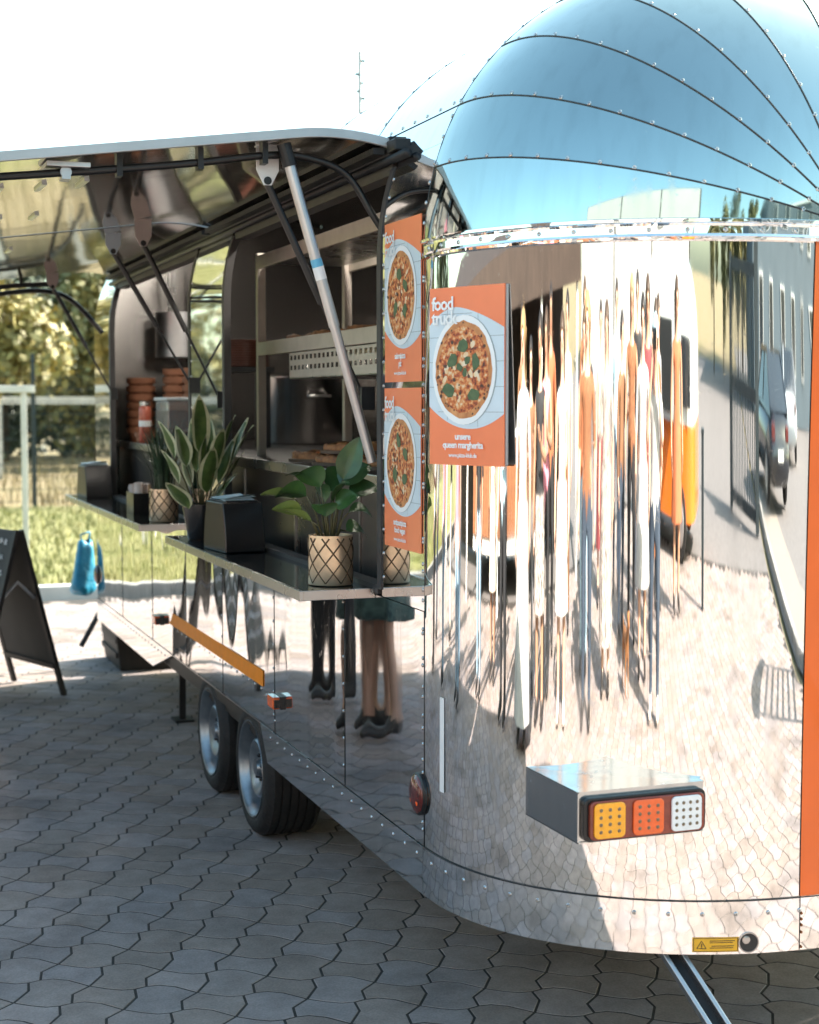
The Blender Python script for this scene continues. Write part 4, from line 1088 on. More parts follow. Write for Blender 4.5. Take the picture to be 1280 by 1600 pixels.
# variegated plant in black pot
c = (1.362,6.28,CT); t = thing('variegated_plant', 'cream-edged leafy plant in a black pot on the serving shelf', 'potted plant', c)
round_pot(t, c, .054, .078, .145, M['black_gloss'])
rl = random.Random(21)
spec = [(-.105,-.05,.37,.17,.075,.5,.2),(-.06,-.02,.33,.16,.08,.3,.3),(.0,-.03,.40,.20,.085,.05,.0),(.02,.02,.34,.17,.08,.15,.4),(.085,.0,.36,.20,.075,.5,-.2),(.13,-.02,.33,.20,.06,.55,-.3),
        (-.05,.03,.22,.16,.075,.25,.5),(.03,-.05,.20,.17,.085,.1,-.3),(.07,.02,.24,.19,.07,.3,.2),(-.09,-.03,.24,.15,.085,.35,.1),(.0,.05,.26,.18,.08,.15,.7),(.05,.0,.14,.15,.07,.3,.1),(-.045,-.06,.12,.14,.085,.2,-.2),
        (.10,.04,.30,.22,.045,.25,.5),(.02,-.06,.28,.15,.075,.1,.3),(-.02,.0,.30,.19,.07,.1,1.0),(.06,-.05,.30,.18,.07,.35,-.5),(.10,-.05,.22,.17,.07,.4,.2)]
for (dx,dy,z,L_,W_,dr,ro) in spec:
    # dx is the lean across the shelf as seen from the yard's near end
    across = Vector((math.cos(R(20)),-math.sin(R(20)),0)); deep = Vector((math.sin(R(20)),math.cos(R(20)),0))
    base = Vector(c)+Vector((0,0,.13))+across*dx*.25+deep*dy*.3; tip = Vector(c)+across*dx*.95+deep*dy+Vector((0,0,z*.80+.03))
    b = MB(); b.tube([base,(base+tip)/2+Vector((0,0,.015)),tip], [.0035,.003,.0022], 6); b.build('stem', M['stem'], t, smooth=True)
    dirv = (tip-base).normalized()*.6+across*dx*2.2+Vector((0,0,.75)); b = MB()
    leaf_mesh(b, tip, dirv, L_*1.22, W_*1.12, dr*.5, ro+rl.uniform(-.3,.3)+.35, True); lf = b.build('leaf', [M['leaf_var'],M['leaf_cream']], t, smooth=True)
# dark plant in gold pot
c = (1.392,4.575,CT); t = thing('green_plant', 'dark green broad-leaved plant in a gold diamond pot beside the posters', 'potted plant', c)
gold_pot(t, c, .067, .152)
across = Vector((math.cos(R(20)),-math.sin(R(20)),0)); deep = Vector((math.sin(R(20)),math.cos(R(20)),0))
spec = [(-.13,-.02,.27,.13,.10,.7,.2,0),(-.20,.02,.26,.12,.075,.3,.0,1),(-.15,-.05,.22,.11,.07,.4,.3,1),(-.10,-.05,.195,.11,.05,.3,.0,1),(-.05,-.05,.30,.15,.10,.7,.3,0),(.02,-.04,.255,.14,.10,.6,-.2,0),(.07,.0,.32,.14,.085,-.2,.9,0),
        (.05,.05,.30,.15,.10,.4,.3,0),(.10,-.03,.22,.11,.09,.9,-.2,0),(.085,.03,.16,.11,.08,1.1,.1,0),(.0,.06,.28,.14,.09,.5,.4,0),(-.03,.0,.25,.13,.10,.7,.0,0),(.04,-.06,.235,.13,.085,.6,.5,0),(-.09,.04,.30,.13,.09,.5,-.3,0),(.10,.04,.27,.13,.09,.5,.2,0),(-.02,-.05,.21,.11,.09,.8,-.2,0)]
for (dx,dy,z,L_,W_,dr,ro,pm) in spec:
    base = Vector(c)+Vector((0,0,.13))+across*dx*.15+deep*dy*.3; tip = Vector(c)+across*dx*.55+deep*dy+Vector((0,0,z))
    b = MB(); b.tube([base,(base+tip)/2+Vector((0,0,.02)),tip], [.0032,.003,.002], 6); b.build('stem', M['stem'], t, smooth=True)
    dirv = across*(dx*6+.05)+deep*dy*2+Vector((0,0,.35 if dr > 0 else 1.2)); b = MB(); leaf_mesh(b, tip, dirv, L_, W_*.92, max(dr,0), ro+.5, False, .3)
    b.build('leaf', M['leaf_pale'] if pm else M['leaf_dark'], t, smooth=True)
# grass-like plant in gold pot on the far shelf
c = (1.405,7.30,CT); t = thing('grassy_plant', 'dark grass-like plant in a gold diamond pot on the far serving shelf', 'potted plant', c)
gold_pot(t, c, .066, .152)
b = MB(); rl = random.Random(4)
for k in range(150):
    a = rl.uniform(0,6.28); d = rl.uniform(.0,.05); L_ = rl.uniform(.24,.42); sp = rl.uniform(.02,.16); p0 = Vector(c)+Vector((math.cos(a)*d,math.sin(a)*d,.12)); dv = Vector((math.cos(a),math.sin(a),0)); sd = Vector((-dv.y,dv.x,0))*.0028
    pts = [p0+dv*sp*q*q+Vector((0,0,L_*q*(1-.22*q*sp/.16))) for q in (0,.35,.7,1)]
    b.add([pts[0]-sd,pts[0]+sd,pts[1]+sd,pts[1]-sd,pts[2]+sd*.7,pts[2]-sd*.7,pts[3]], [(0,1,2,3),(3,2,4,5),(5,4,6)])
tag(b.build('blades', M['blade'], t), kind='stuff')

# ------------------------------------------------------------------ napkin dispensers, cutlery box
def dispenser(label, x, y, rot=0):
    t = thing('napkin_dispenser', label, 'napkin dispenser', (x,y,CT), 'napkin dispensers on the serving shelves'); t.rotation_euler = (0,0,rot)
    h = .185; b = MB(); n = 8; sec = []
    for i in range(n+1):
        q = i/n; sec.append((.128-.034*q**1.8, q*h))
    poly = [(-x_,z) for x_,z in sec]+[(x_,z) for x_,z in sec[::-1]]
    b.prism(poly, lambda u,v,w: (w,u,v), -.078, .078); b.build('body', M['black_gloss'], t, bevel=.004, world=False)
    b = MB(); b.box(-.064,.064,-.088,.088,h-.002,h+.006); b.build('slot_lid', M['black'], t, bevel=.003, world=False)
    rr = random.Random(int(y*10)); 
    for k in range(4):
        b = MB(); dx = rr.uniform(-.006,.006); 
        b.sheet(lambda u,v: (lin(-.062,.06,v)+dx, lin(-.080,.080,u)+.004*k, h+.007+.003*k+.010*math.sin(u*3.1+k)*(.4+.6*v)+.012*(v-.3)*(k>1)), 8, 6)
        b.build('napkin', M['napkin'], t, smooth=True, world=False)
dispenser('black curved napkin dispenser beside the cream-edged plant', 1.378, 5.78, R(6))
dispenser('black curved napkin dispenser at the far end of the far serving shelf', 1.39, 9.36, R(4))
t = thing('cutlery_box', 'open black box of wooden cutlery and paper cups on the far serving shelf', 'box', (1.42,8.0,CT))
b = MB()
x0,x1,y0,y1,h = 1.345,1.465,7.78,7.98,.105
for q in ((x0,x0+.005,y0,y1),(x1-.005,x1,y0,y1),(x0+.005,x1-.005,y0,y0+.005),(x0+.005,x1-.005,y1-.005,y1)): b.box(*q,CT,CT+h)
b.box(x0+.005,x1-.005,y0+.005,y1-.005,CT,CT+.005); b.build('box', M['black_gloss'], t)
rr = random.Random(8)
for k in range(7):
    x = rr.uniform(x0+.025,x1-.03); y = rr.uniform(y0+.03,y1-.03); b = MB(); p0 = Vector((x,y,CT+.03)); p1 = p0+Vector((rr.uniform(-.02,.02),rr.uniform(-.03,.02),rr.uniform(.10,.13)))
    d = (p1-p0).normalized(); b.lathe(p0, [(.016,0),(.022,(p1-p0).length),(.0205,(p1-p0).length),(.015,.02),(0,.02)], 14, d); b.build('paper_cup', M['kraft'], t, smooth=True)
for k in range(6):
    x = rr.uniform(x0+.02,x1-.02); y = rr.uniform(y0+.02,y1-.02); b = MB(); b.bar((x,y,CT+.02),(x+rr.uniform(-.02,.02),y+rr.uniform(-.02,.02),CT+.145),.012,.003); b.build('wooden_fork', M['wood_pale'], t)

# ------------------------------------------------------------------ inside the trailer
WT = 1.405
rk = thing('shelf_rack', 'pale steel shelf rack standing on the work counter inside the near hatch', 'shelf rack', (1.95,6.0,WT))
RX0,RX1,RY0,RY1 = 1.75,2.15,4.75,6.80
for x in (RX0,RX1):
    for y in (RY0,RY1):
        b = MB(); b.box(x-.018,x+.018,y-.018,y+.018,WT,2.30); b.build('upright', M['cream_metal'], rk, bevel=.002)
b = MB(); b.box(RX1-.018,RX1+.018,5.9,5.936,WT,2.30); b.build('upright', M['cream_metal'], rk, bevel=.002)
for z in (1.895, 2.275):
    b = MB(); b.box(RX0+.02,RX1-.02,RY0,RY1,z-.02,z-.008); sh = b.build('shelf', M['steel'], rk)
    b = MB(); b.box(RX0-.0195,RX0-.004,RY0-.02,RY1-.0185,z-.045,z+.012); b.box(RX1+.004,RX1+.0195,RY0,RY1,z-.045,z+.012); b.build('shelf_lip', M['cream_metal'], sh, bevel=.002)
t = thing('perforated_tray', 'perforated steel tray hanging under the middle shelf of the rack', 'tray', (1.75,5.6,1.77))
b = MB(); ny, nz = 26, 2; Y0_,Y1_ = 4.80,6.30; Z0_,Z1_ = 1.745,1.846
for i in range(ny):
    for j in range(nz):
        a0 = Y0_+(Y1_-Y0_)*i/ny; a1 = Y0_+(Y1_-Y0_)*(i+1)/ny; c0 = Z0_+.02+(Z1_-Z0_-.02)*j/nz; c1_ = Z0_+.02+(Z1_-Z0_-.02)*(j+1)/nz; m_ = .013; mz = .011
        x = 1.742; b.add([(x,a0,c0),(x,a1,c0),(x,a1,c1_),(x,a0,c1_),(x,a0+m_,c0+mz),(x,a1-m_,c0+mz),(x,a1-m_,c1_-mz),(x,a0+m_,c1_-mz)], [(0,4,5,1),(1,5,6,2),(2,6,7,3),(3,7,4,0)])
b.add([(1.742,Y0_,Z0_),(1.742,Y1_,Z0_),(1.742,Y1_,Z0_+.02),(1.742,Y0_,Z0_+.02)], [(3,2,1,0)])
b.build('front', M['cream_metal'], t)
b = MB(); b.box(1.742,2.13,Y0_,Y1_,Z0_-.004,Z0_); b.box(2.126,2.13,Y0_,Y1_,Z0_,Z1_); b.build('pan', M['steel'], t)
def pizza(x, y, z, r, label, seed, board=True):
    t = thing('pizza', label, 'pizza', (x,y,z), 'pizzas laid out in the trailer'); rr = random.Random(seed); z0 = z
    if board:
        b = MB(); b.lathe((x,y,z), [(0,0),(r*1.08,0),(r*1.08,.012),(0,.012)], 28); b.build('board', M['board'], t); z0 = z+.0125
    b = MB(); prof = [(0,.004),(r*.80,.006),(r*.84,.010)]
    n = 28; o = len(b.v)
    rings = [(0.0,.008),(.4,.009),(.78,.008),(.82,.016),(.90,.026),(.97,.022),(1.0,.010),(.99,0.0)]
    for q,h in rings:
        for k in range(n):
            a = 6.2832*k/n; j = 1+rr.uniform(-.03,.03)*(q > .8); b.v.append((x+math.cos(a)*r*q*j,y+math.sin(a)*r*q*j,z0+h*(1+rr.uniform(-.25,.3))))
    for i in range(len(rings)-1):
        for k in range(n): b.f.append([i*n+k,i*n+(k+1)%n,(i+1)*n+(k+1)%n,(i+1)*n+k]); b.m.append(1 if i < 2 else 0)
    b.build('crust', [M['crust'],M['topping']], t, smooth=True)
    b = MB()
    for k in range(34):
        a = rr.uniform(0,6.28); d = r*.76*math.sqrt(rr.random()); px,py = x+math.cos(a)*d, y+math.sin(a)*d; s = rr.uniform(.010,.022)
        b.lathe((px,py,z0+.008), [(s,0),(s*.8,.008+rr.random()*.008),(0,.012+rr.random()*.01)], 6, (rr.uniform(-.3,.3),rr.uniform(-.3,.3),1))
    tag(b.build('topping', M['topping'], t), kind='stuff')
pizza(1.93, 6.45, 1.890, .155, 'baked pizza on a dark board at the left end of the middle rack shelf', 1)
pizza(1.93, 6.05, 1.890, .155, 'baked pizza on a dark board in the middle of the rack shelf', 2)
pizza(1.93, 5.62, 1.890, .155, 'baked pizza on a dark board on the rack shelf near the posters', 3)
pizza(1.93, 5.18, 1.890, .155, 'baked pizza on a dark board on the rack shelf behind the pillar', 4)
pizza(1.86, 6.10, WT, .16, 'baked pizza on a board on the work counter below the rack, beside the stockpot', 5)
pizza(1.84, 5.70, WT+.0, .16, 'baked pizza on a board on the work counter behind the green plant', 6)
pizza(1.88, 5.32, WT, .16, 'baked pizza on a board on the work counter behind the prop pole', 7)
pizza(1.87, 5.72, WT+.045, .15, 'pizza laid on top of another pizza on the work counter', 8, True)
t = thing('stockpot', 'large stainless stockpot behind the rack on the work counter', 'pot', (2.5,8.7,WT))
b = MB(); b.lathe((2.5,8.7,1.41), [(.0,.0),(.25,.0),(.255,.01),(.255,.36),(.262,.37),(.262,.38),(.247,.38),(.245,.36),(.245,.03),(0,.03)], 48); b.build('pot_body', M['inner_steel'], t, smooth=True).modifiers.new('es','EDGE_SPLIT').split_angle = R(40)
for s in (-1,1):
    b = MB(); yy = 8.7+s*.26; b.tube([(2.44,yy,1.68),(2.44,yy+s*.04,1.68),(2.56,yy+s*.04,1.68),(2.56,yy,1.68)], .008, 8); b.build('pot_handle', M['steel'], t, smooth=True)
b = MB(); b.lathe((2.5,8.7,1.791), [(.0,.03),(.1,.028),(.24,.006),(.26,.0)], 40); pl_ = b.build('pot_lid', M['inner_steel'], t, smooth=True)
b = MB(); b.tube([(2.5,8.64,1.81),(2.5,8.65,1.86),(2.5,8.75,1.86),(2.5,8.76,1.81)], .007, 8); b.build('lid_handle', M['steel'], pl_, smooth=True)
tg = 'stack of baking trays'; TRAY = mat('dark red enamel', (.10,.03,.016), .4, var=.3, vscale=20)
for k in range(11):
    b = MB(); z = 1.405+.43+k*.013 
    b.lathe((2.02,8.25,z), [(0,0),(.13,0),(.15,.010),(.152,.010),(.132,-.0015),(0,-.0015)], 28)
    tag(b.build('baking_tray', TRAY, None, smooth=True), ('topmost ' if k == 10 else '')+'reddish round baking tray '+('of' if k == 10 else 'below the top of')+' the tray stack behind the middle pillar', 'tray', tg)
t = thing('tray_stand', 'dark steel stand carrying the stack of baking trays', 'stand', (2.02,8.25,WT)); b = MB(); b.box(1.88,2.16,8.11,8.39,1.805,1.832); b.build('plate', M['dark_metal'], t)
for dx in (-.11,.11):
    for dy in (-.11,.11): b = MB(); b.box(2.02+dx-.012,2.02+dx+.012,8.25+dy-.012,8.25+dy+.012,WT,1.805); b.build('leg', M['dark_metal'], t)
# far hatch: flower pots, tub, jar, hanging steel panel
def clay(x, y, z, r, h, label, group=None):
    b = MB(); b.lathe((x,y,z), [(0,.0),(r*.72,.0),(r*.86,h*.60),(r*.985,h*.62),(r*1.0,h*.97),(r*.97,h),(r*.90,h),(r*.66,.012),(0,.012)], 26)
    o = b.build('clay_pot', M['terracotta'], None, smooth=True); o.modifiers.new('es','EDGE_SPLIT').split_angle = R(35)
    return tag(o, label, 'flower pot', group)
for s,(x,y,n,lab) in enumerate(((1.70,9.52,7,'terracotta pot in the front stack inside the far hatch'),(1.88,9.30,8,'terracotta pot in the rear stack behind the plastic tub'),(1.93,8.98,8,'terracotta pot in the stack beside the middle pillar'))):
    for k in range(n): clay(x, y, WT+k*.050, .088, .088, ('topmost ' if k == n-1 else 'lowest ' if k == 0 else 'middle ')+lab, ('front','rear','pillar')[s]+' stack of terracotta pots')
clay(1.655, 9.14, WT, .062, .066, 'single small terracotta pot standing in front of the stacks')
t = thing('plastic_tub', 'cloudy lidded plastic tub of dried tomatoes beside the terracotta pots', 'tub', (1.71,8.5,WT))
b = MB()
b.box(1.63,1.80,8.34,8.68,1.475,1.655); b.build('body', M['tub'], t, bevel=.012)
b = MB(); b.box(1.642,1.788,8.352,8.668,1.50,1.60); b.build('filling', M['tomato'], t)
b = MB(); b.box(1.622,1.808,8.33,8.69,1.655,1.672); b.build('lid', mat('tub lid', (.62,.66,.68), .35), t, bevel=.004)
b = MB(); b.box(1.64,1.79,8.36,8.66,WT,1.475); b.build('lower_tub', M['tub'], t, bevel=.01)
t = thing('preserve_jar', 'narrow red preserve jar between the pots and the tub', 'jar', (1.64,9.06,WT))
b = MB(); b.lathe((1.64,9.06,WT), [(0,.0),(.035,.0),(.036,.20),(.03,.22),(0,.22)], 18); b.build('glass', M['jar_red'], t, smooth=True)
b = MB(); b.lathe((1.64,9.06,WT), [(.0365,.10),(.0365,.135)], 18); b.build('label_band', M['poster_white'], t)
b = MB(); b.lathe((1.64,9.06,WT), [(0.032,.22),(.032,.245),(0,.245)], 18); b.build('lid', M['steel'], t)
t = thing('steel_boiler', 'tall polished steel cylinder hanging over the pots inside the far hatch', 'boiler', (2.2,8.9,1.75))
b = MB(); b.lathe((1.95,9.55,1.92), [(0,0),(.15,0),(.15,.27),(0,.27)], 40); o = b.build('drum', M['steel_satin'], t, smooth=True); o.modifiers.new('es','EDGE_SPLIT').split_angle = R(40)
for a in (0,2.1,4.2): b = MB(); b.tube([(1.95+.1*math.cos(a),9.55+.1*math.sin(a),2.19),(1.95+.1*math.cos(a),9.55+.1*math.sin(a),2.50)], .008, 6); b.build('hanger', M['steel'], t)

# ------------------------------------------------------------------ chalkboard stand, bag, crate
sg = thing('chalkboard_stand', 'black A-shaped chalkboard stand with chalk lettering beside the trailer', 'chalkboard', (.88,8.72,0)); sg.rotation_euler = (0,0,R(21))
ap = Vector((.88,0,.955)); yv0, yv1 = 8.70, 9.34
for s,ft in ((1,Vector((1.14,0,0))),(-1,Vector((.62,0,0)))):
    d = ft-ap
    for yy in (yv0+.02, yv1-.02):
        b = MB(); b.bar((ap.x+s*.012,yy,ap.z-.004),(ft.x,yy,ft.z+.012),.04,.022,(s,0,.3)); b.build('leg', M['dark_wood'], sg, bevel=.002)
    b = MB(); n = Vector((-d.z*s,0,d.x*s)); n = Vector((abs(n.x)*s,0,abs(n.z))).normalized()
    q0 = ap+d*.015+n*.012; q1 = ap+d*.80+n*.012
    b.add([(q0.x,yv0,q0.z),(q0.x,yv1,q0.z),(q1.x,yv1,q1.z),(q1.x,yv0,q1.z)]+[(p.x-n.x*.014,y,p.z-n.z*.014) for p,y in ((q0,yv0),(q0,yv1),(q1,yv1),(q1,yv0))], [(0,1,2,3),(7,6,5,4),(0,4,5,1),(1,5,6,2),(2,6,7,3),(3,7,4,0)])
    bd = b.build('board', M['chalk_board'], sg)
    b = MB(); bb = q1+d*.02; b.bar((q1.x-n.x*.006,yv0+.02,q1.z-.012),(q1.x-n.x*.006,yv1-.02,q1.z-.012),.03,.03,(s,0,.3)); b.build('cross_bar', M['dark_wood'], sg)
    # chalk scribble lines
    b = MB(); rr = random.Random(31+s); dn = (q1-q0)
    for row in range(8):
        f = .08+row*.112; y = yv0+.06+rr.random()*.05; end = yv1-.07-rr.random()*.12
        while y < end:
            pts = []; L_ = rr.uniform(.03,.09)
            for i in range(9):
                pts.append(q0+dn*(f+.022*math.sin(i*1.7+rr.random()*2))+n*.0015+Vector((0,y+L_*i/8,0)))
            b.tube(pts, .0032, 4); y += L_+rr.uniform(.015,.04)
    tag(b.build('chalk_lettering', M['chalk'], bd), kind='stuff')
    b = MB()
    if s > 0:
        m1 = ap+d*.40-n*.004; m2 = ap+Vector((.0,0,-.33)); m3 = Vector((.88-(m1.x-.88),0,m1.z))
        b.tube([(m1.x,yv0+.04,m1.z),(m2.x,yv0+.04,m2.z+.04),(m3.x,yv0+.04,m3.z)], .010, 6); b.build('spreader', M['trim_alu'], sg)
t = thing('plastic_bag', 'bright blue plastic bag hanging at the far end of the trailer', 'bag', (1.50,10.35,.40))
b = MB(); rr = random.Random(2); n = 20
rings = [(.030,.74),(.045,.735),(.052,.70),(.060,.62),(.066,.54),(.074,.46),(.080,.42),(.060,.395),(0,.392)]
ph = [rr.uniform(0,6.28) for _ in range(4)]
for r_,z in rings:
    for k in range(n):
        a = 6.2832*k/n; q = r_*(1+.13*math.sin(3*a+ph[0]+z*4)+.09*math.sin(5*a+ph[1]-z*9)); b.v.append((1.47+math.cos(a)*q-.08*(.74-z), 10.35+math.sin(a)*q, z+.012*math.sin(2*a+ph[2])))
for i in range(len(rings)-1):
    for k in range(n): b.f.append([i*n+k,i*n+(k+1)%n,(i+1)*n+(k+1)%n,(i+1)*n+k]); b.m.append(0)
b.build('bag_body', M['blue_bag'], t, smooth=True)
for s in (-1,1):
    b = MB(); b.tube([(1.47+s*.02,10.35,.73),(1.47+s*.03,10.35,.78),(1.50,10.35,.80)], .006, 6); b.build('bag_handle', M['blue_bag'], t, smooth=True)
t = thing('black_crate', 'dark open crate standing under the far end of the trailer', 'crate', (1.72,9.8,0))
b = MB(); b.prism([(1.56,.001),(1.92,.001),(1.95,.27),(1.53,.27)], lambda u,v,w: (u,w,v), 9.55, 10.15); b.build('crate_body', M['dark_wood'], t, bevel=.008)
for z in (.08,.17): b = MB(); b.box(1.535,1.55,9.57,10.13,z,z+.03); b.build('crate_rib', M['dark_wood'], t)
# ------------------------------------------------------------------ people round the yard (seen mirrored in the trailer)
def pm(name, c, rough=.8, var=.12, sc_=14, col2=None): return mat(name, c, rough, var=0 if col2 else var, vscale=sc_, col2=col2)
SKIN = [mat('skin light', (.52,.31,.22), .5, var=.06), mat('skin tanned', (.40,.22,.14), .5, var=.06)]
HAIR = {'brown':pm('brown hair',(.05,.028,.016),.55), 'dark':pm('dark hair',(.018,.013,.011),.5), 'blond':pm('blond hair',(.32,.20,.09),.55)}
CL = {'white':pm('white cloth',(.42,.41,.40)), 'black':pm('black cloth',(.018,.018,.02)), 'denim':pm('dark denim',(.03,.045,.07)), 'pale_denim':pm('pale denim',(.30,.42,.52)),
      'orange':pm('orange cloth',(.38,.11,.045)), 'pink':pm('pink cloth',(.62,.22,.28)), 'brown':pm('brown cloth',(.18,.085,.04)), 'rust':pm('rust cloth',(.32,.12,.05),col2=(.10,.045,.02),sc_=30),
      'sky':pm('light blue cloth',(.36,.50,.58)), 'burgundy':pm('burgundy cloth',(.16,.03,.035)), 'grey':pm('grey cloth',(.22,.22,.23)), 'animal':pm('patterned cloth',(.03,.028,.028),col2=(.55,.48,.44),sc_=26),
      'floral':pm('dark teal floral cloth',(.004,.02,.026),col2=(.10,.17,.15),sc_=18), 'cream':pm('cream cloth',(.62,.54,.44))}
SHOE = pm('dark shoes',(.03,.026,.024),.5); SHOE2 = pm('pale shoes',(.55,.5,.45),.6)
jobs = []
def person(label, x, y, face, h=1.72, top='white', legs='denim', hair='brown', sleeve=True, skirt=None, arms='down', skin=0, longhair=False, shoe=SHOE, cap=None, lean=0):
    s = h/1.75*(1.0 if arms == 'camera' else 1.10); V = []; E_ = []; rad = []; zone = []
    def v(p, r): V.append(Vector(p)*s); rad.append((r[0]*s,r[1]*s) if isinstance(r,tuple) else (r*s,r*s)); return len(V)-1
    def e(a, b, z): E_.append((a,b)); zone.append(z)
    pel = v((0,0,.94),(.150,.105)); sp = v((0,.005,1.12),(.128,.092)); ch = v((0,.0,1.30),(.158,.105)); nb = v((0,-.005,1.445),(.075,.065)); nk = v((0,.008,1.515),(.050,.052))
    h1 = v((0,.022,1.585),(.062,.072)); h2 = v((0,.020,1.665),(.074,.088)); h3 = v((0,.008,1.730),(.052,.062))
    ns = v((0,.112,1.625),(.012,.012))
    e(pel,sp,'top'); e(sp,ch,'top'); e(ch,nb,'top'); e(nb,nk,'skin'); e(nk,h1,'skin'); e(h1,h2,'skin'); e(h2,h3,'skin'); e(h2,ns,'skin')
    for sd in (-1,1):
        sh = v((sd*.175,-.005,1.395),.056)
        if arms == 'camera': el, wr, pa = (sd*.24,.12,1.22), (sd*.09,.165,1.52), (sd*.065,.165,1.60)
        elif arms == 'bent' and sd == 1: el, wr, pa = (sd*.225,.0,1.14), (sd*.14,.22,1.20), (sd*.11,.29,1.24)
        else: el, wr, pa = (sd*.232,-.02,1.13), (sd*.245,.04,.895), (sd*.24,.06,.835)
        el = v(el,.043); wr = v(wr,.029); pa_i = v(pa,(.034,.02)); e(ch,sh,'top'); e(sh,el,'top' if sleeve else 'skin'); e(el,wr,'top' if sleeve == 2 else 'skin'); e(wr,pa_i,'skin')
        pv = Vector(pa); d = (pv-Vector(V[wr])/s).normalized(); sidev = Vector((0,1,0)) if abs(d.y) < .7 else Vector((1,0,0)); sidev = (sidev-d*sidev.dot(d)).normalized(); nrm = d.cross(sidev)*sd
        for k in range(4):
            o = sidev*(k-1.5)*.019; L_ = (.055,.065,.060,.045)[k]
            a = v(pv+d*.045+o,.0085); b_ = v(pv+d*(.045+L_*.6)+o-nrm*.012,.008); c_ = v(pv+d*(.045+L_)+o-nrm*.028,.007); e(pa_i,a,'skin'); e(a,b_,'skin'); e(b_,c_,'skin')
        a = v(pv+d*.01+sidev*.045,.010); b_ = v(pv+d*.045+sidev*.06-nrm*.015,.008); e(pa_i,a,'skin'); e(a,b_,'skin')
        hp = v((sd*.088,.0,.86),(.088,.092)); kn = v((sd*.098,.012,.49),.056); cf = v((sd*.10,-.015,.32),.052); an = v((sd*.10,-.02,.085),.038); he = v((sd*.10,-.055,.045),.034); to = v((sd*.115,.13,.036),(.042,.028))
        lz = legs if skirt is None else 'skin'
        e(pel,hp,'legs'); e(hp,kn,'legs'); e(kn,cf,'legs'); e(cf,an,'legs'); e(an,he,'shoe'); e(an,to,'shoe')
    me = bpy.data.meshes.new('person_body'); bm = bmesh.new(); ly = bm.verts.layers.skin.verify(); vs = [bm.verts.new(p) for p in V]
    for i,w in enumerate(vs): w[ly].radius = rad[i]; w[ly].use_root = (i == 0)
    for a,b_ in E_: bm.edges.new((vs[a],vs[b_]))
    bm.to_mesh(me); bm.free()
    tmp = bpy.data.objects.new('tmp', me); COL.objects.link(tmp); tmp.modifiers.new('s','SKIN').use_smooth_shade = True; tmp.modifiers.new('d','SUBSURF').levels = 1
    jobs.append(dict(tmp=tmp, V=V, E=E_, zone=zone, label=label, loc=(x,y,0), face=face, s=s, mats={'top':CL[top],'legs':CL[legs] if legs != 'skin' else SKIN[skin],'skin':SKIN[skin],'shoe':shoe}, hair=hair, longhair=longhair, skirt=skirt, cap=cap, arms=arms, lean=lean))
def finish_people():
    dg = bpy.context.evaluated_depsgraph_get()
    for j in jobs:
        me = bpy.data.meshes.new_from_object(j['tmp'].evaluated_get(dg)); me.name = 'person_body'
        order = ['top','legs','skin','shoe']; me.materials.clear()
        for k in order: me.materials.append(j['mats'][k])
        seg = [(j['V'][a], j['V'][b_], order.index(z)) for (a,b_),z in zip(j['E'],j['zone'])]
        for f in me.polygons:
            c = f.center; best = 9; bi = 0
            for a,b_,z in seg:
                d = b_-a; t = max(0,min(1,(c-a).dot(d)/max(d.length_squared,1e-9))); q = (c-a-d*t).length
                if q < best: best = q; bi = z
            f.material_index = bi; f.use_smooth = True
        root = thing('person', j['label'], 'person', j['loc'], 'people waiting in the yard'); root.rotation_euler = (0,0,j['face'])
        o = bpy.data.objects.new('body', me); COL.objects.link(o); o.parent = root
        old = j['tmp'].data; bpy.data.objects.remove(j['tmp']); bpy.data.meshes.remove(old)
        s = j['s']; b = MB()
        def shell(u, v_):
            th = lin(0,R(118 if not j['longhair'] else 128),v_); ph = u*2*math.pi; fr = max(0,math.sin(ph)); th *= (1-.48*fr**2)
            return Vector((.088*math.sin(th)*math.cos(ph), .012+.104*math.sin(th)*math.sin(ph), 1.655+.110*math.cos(th)-(.0)))*s
        b.sheet(shell, 20, 8); b.build('hair', HAIR[j['hair']], root, smooth=True, world=False)
        if j['longhair']:
            b = MB(); b.sheet(lambda u,v_: Vector((lin(-.085,.085,u)*(1-.15*v_), -.075-.035*math.sin(u*math.pi)+.02*v_, lin(1.68,1.36,v_)))*s, 8, 8); b.build('hair', HAIR[j['hair']], root, smooth=True, world=False)
        for sd in (-1,1):
            b = MB(); b.lathe(Vector((sd*.030,.098,1.648))*s, [(.011*s,0),(.007*s,.005*s),(0,.006*s)], 8, (0,1,0)); b.build('eye', M['ink'], root, world=False)
        b = MB(); b.lathe(Vector((0,.092,1.575))*s, [(.020*s,0),(.012*s,.004*s),(0,.005*s)], 8, (0,1,0)); b.build('mouth', mat('lips',(.35,.12,.09),.5), root, world=False)
        if j['skirt']:
            m_, zt, zb, rb = j['skirt']; b = MB(); n = 32; rows = 8
            for i in range(rows+1):
                q = i/rows; z = lin(zt,zb,q); r_ = lin(.165,rb,q**.8)
                for k in range(n): a = 6.2832*k/n; w = r_*(1+.05*q*math.sin(7*a)); b.v.append((math.cos(a)*w*s*1.02, math.sin(a)*w*.80*s, z*s))
            for i in range(rows):
                for k in range(n): b.f.append([i*n+k,i*n+(k+1)%n,(i+1)*n+(k+1)%n,(i+1)*n+k]); b.m.append(0)
            b.build('skirt_cloth', CL[m_], root, smooth=True, world=False)
        if j['cap']:
            b = MB(); b.sheet(lambda u,v_: Vector((.093*math.sin(R(88)*v_)*math.cos(u*6.2832), .012+.108*math.sin(R(88)*v_)*math.sin(u*6.2832), 1.668+.108*math.cos(R(88)*v_)))*s, 20, 6)
            b.build('cap', CL[j['cap']], root, smooth=True, world=False)
FT = R(-90)  # facing the trailer side (+X)
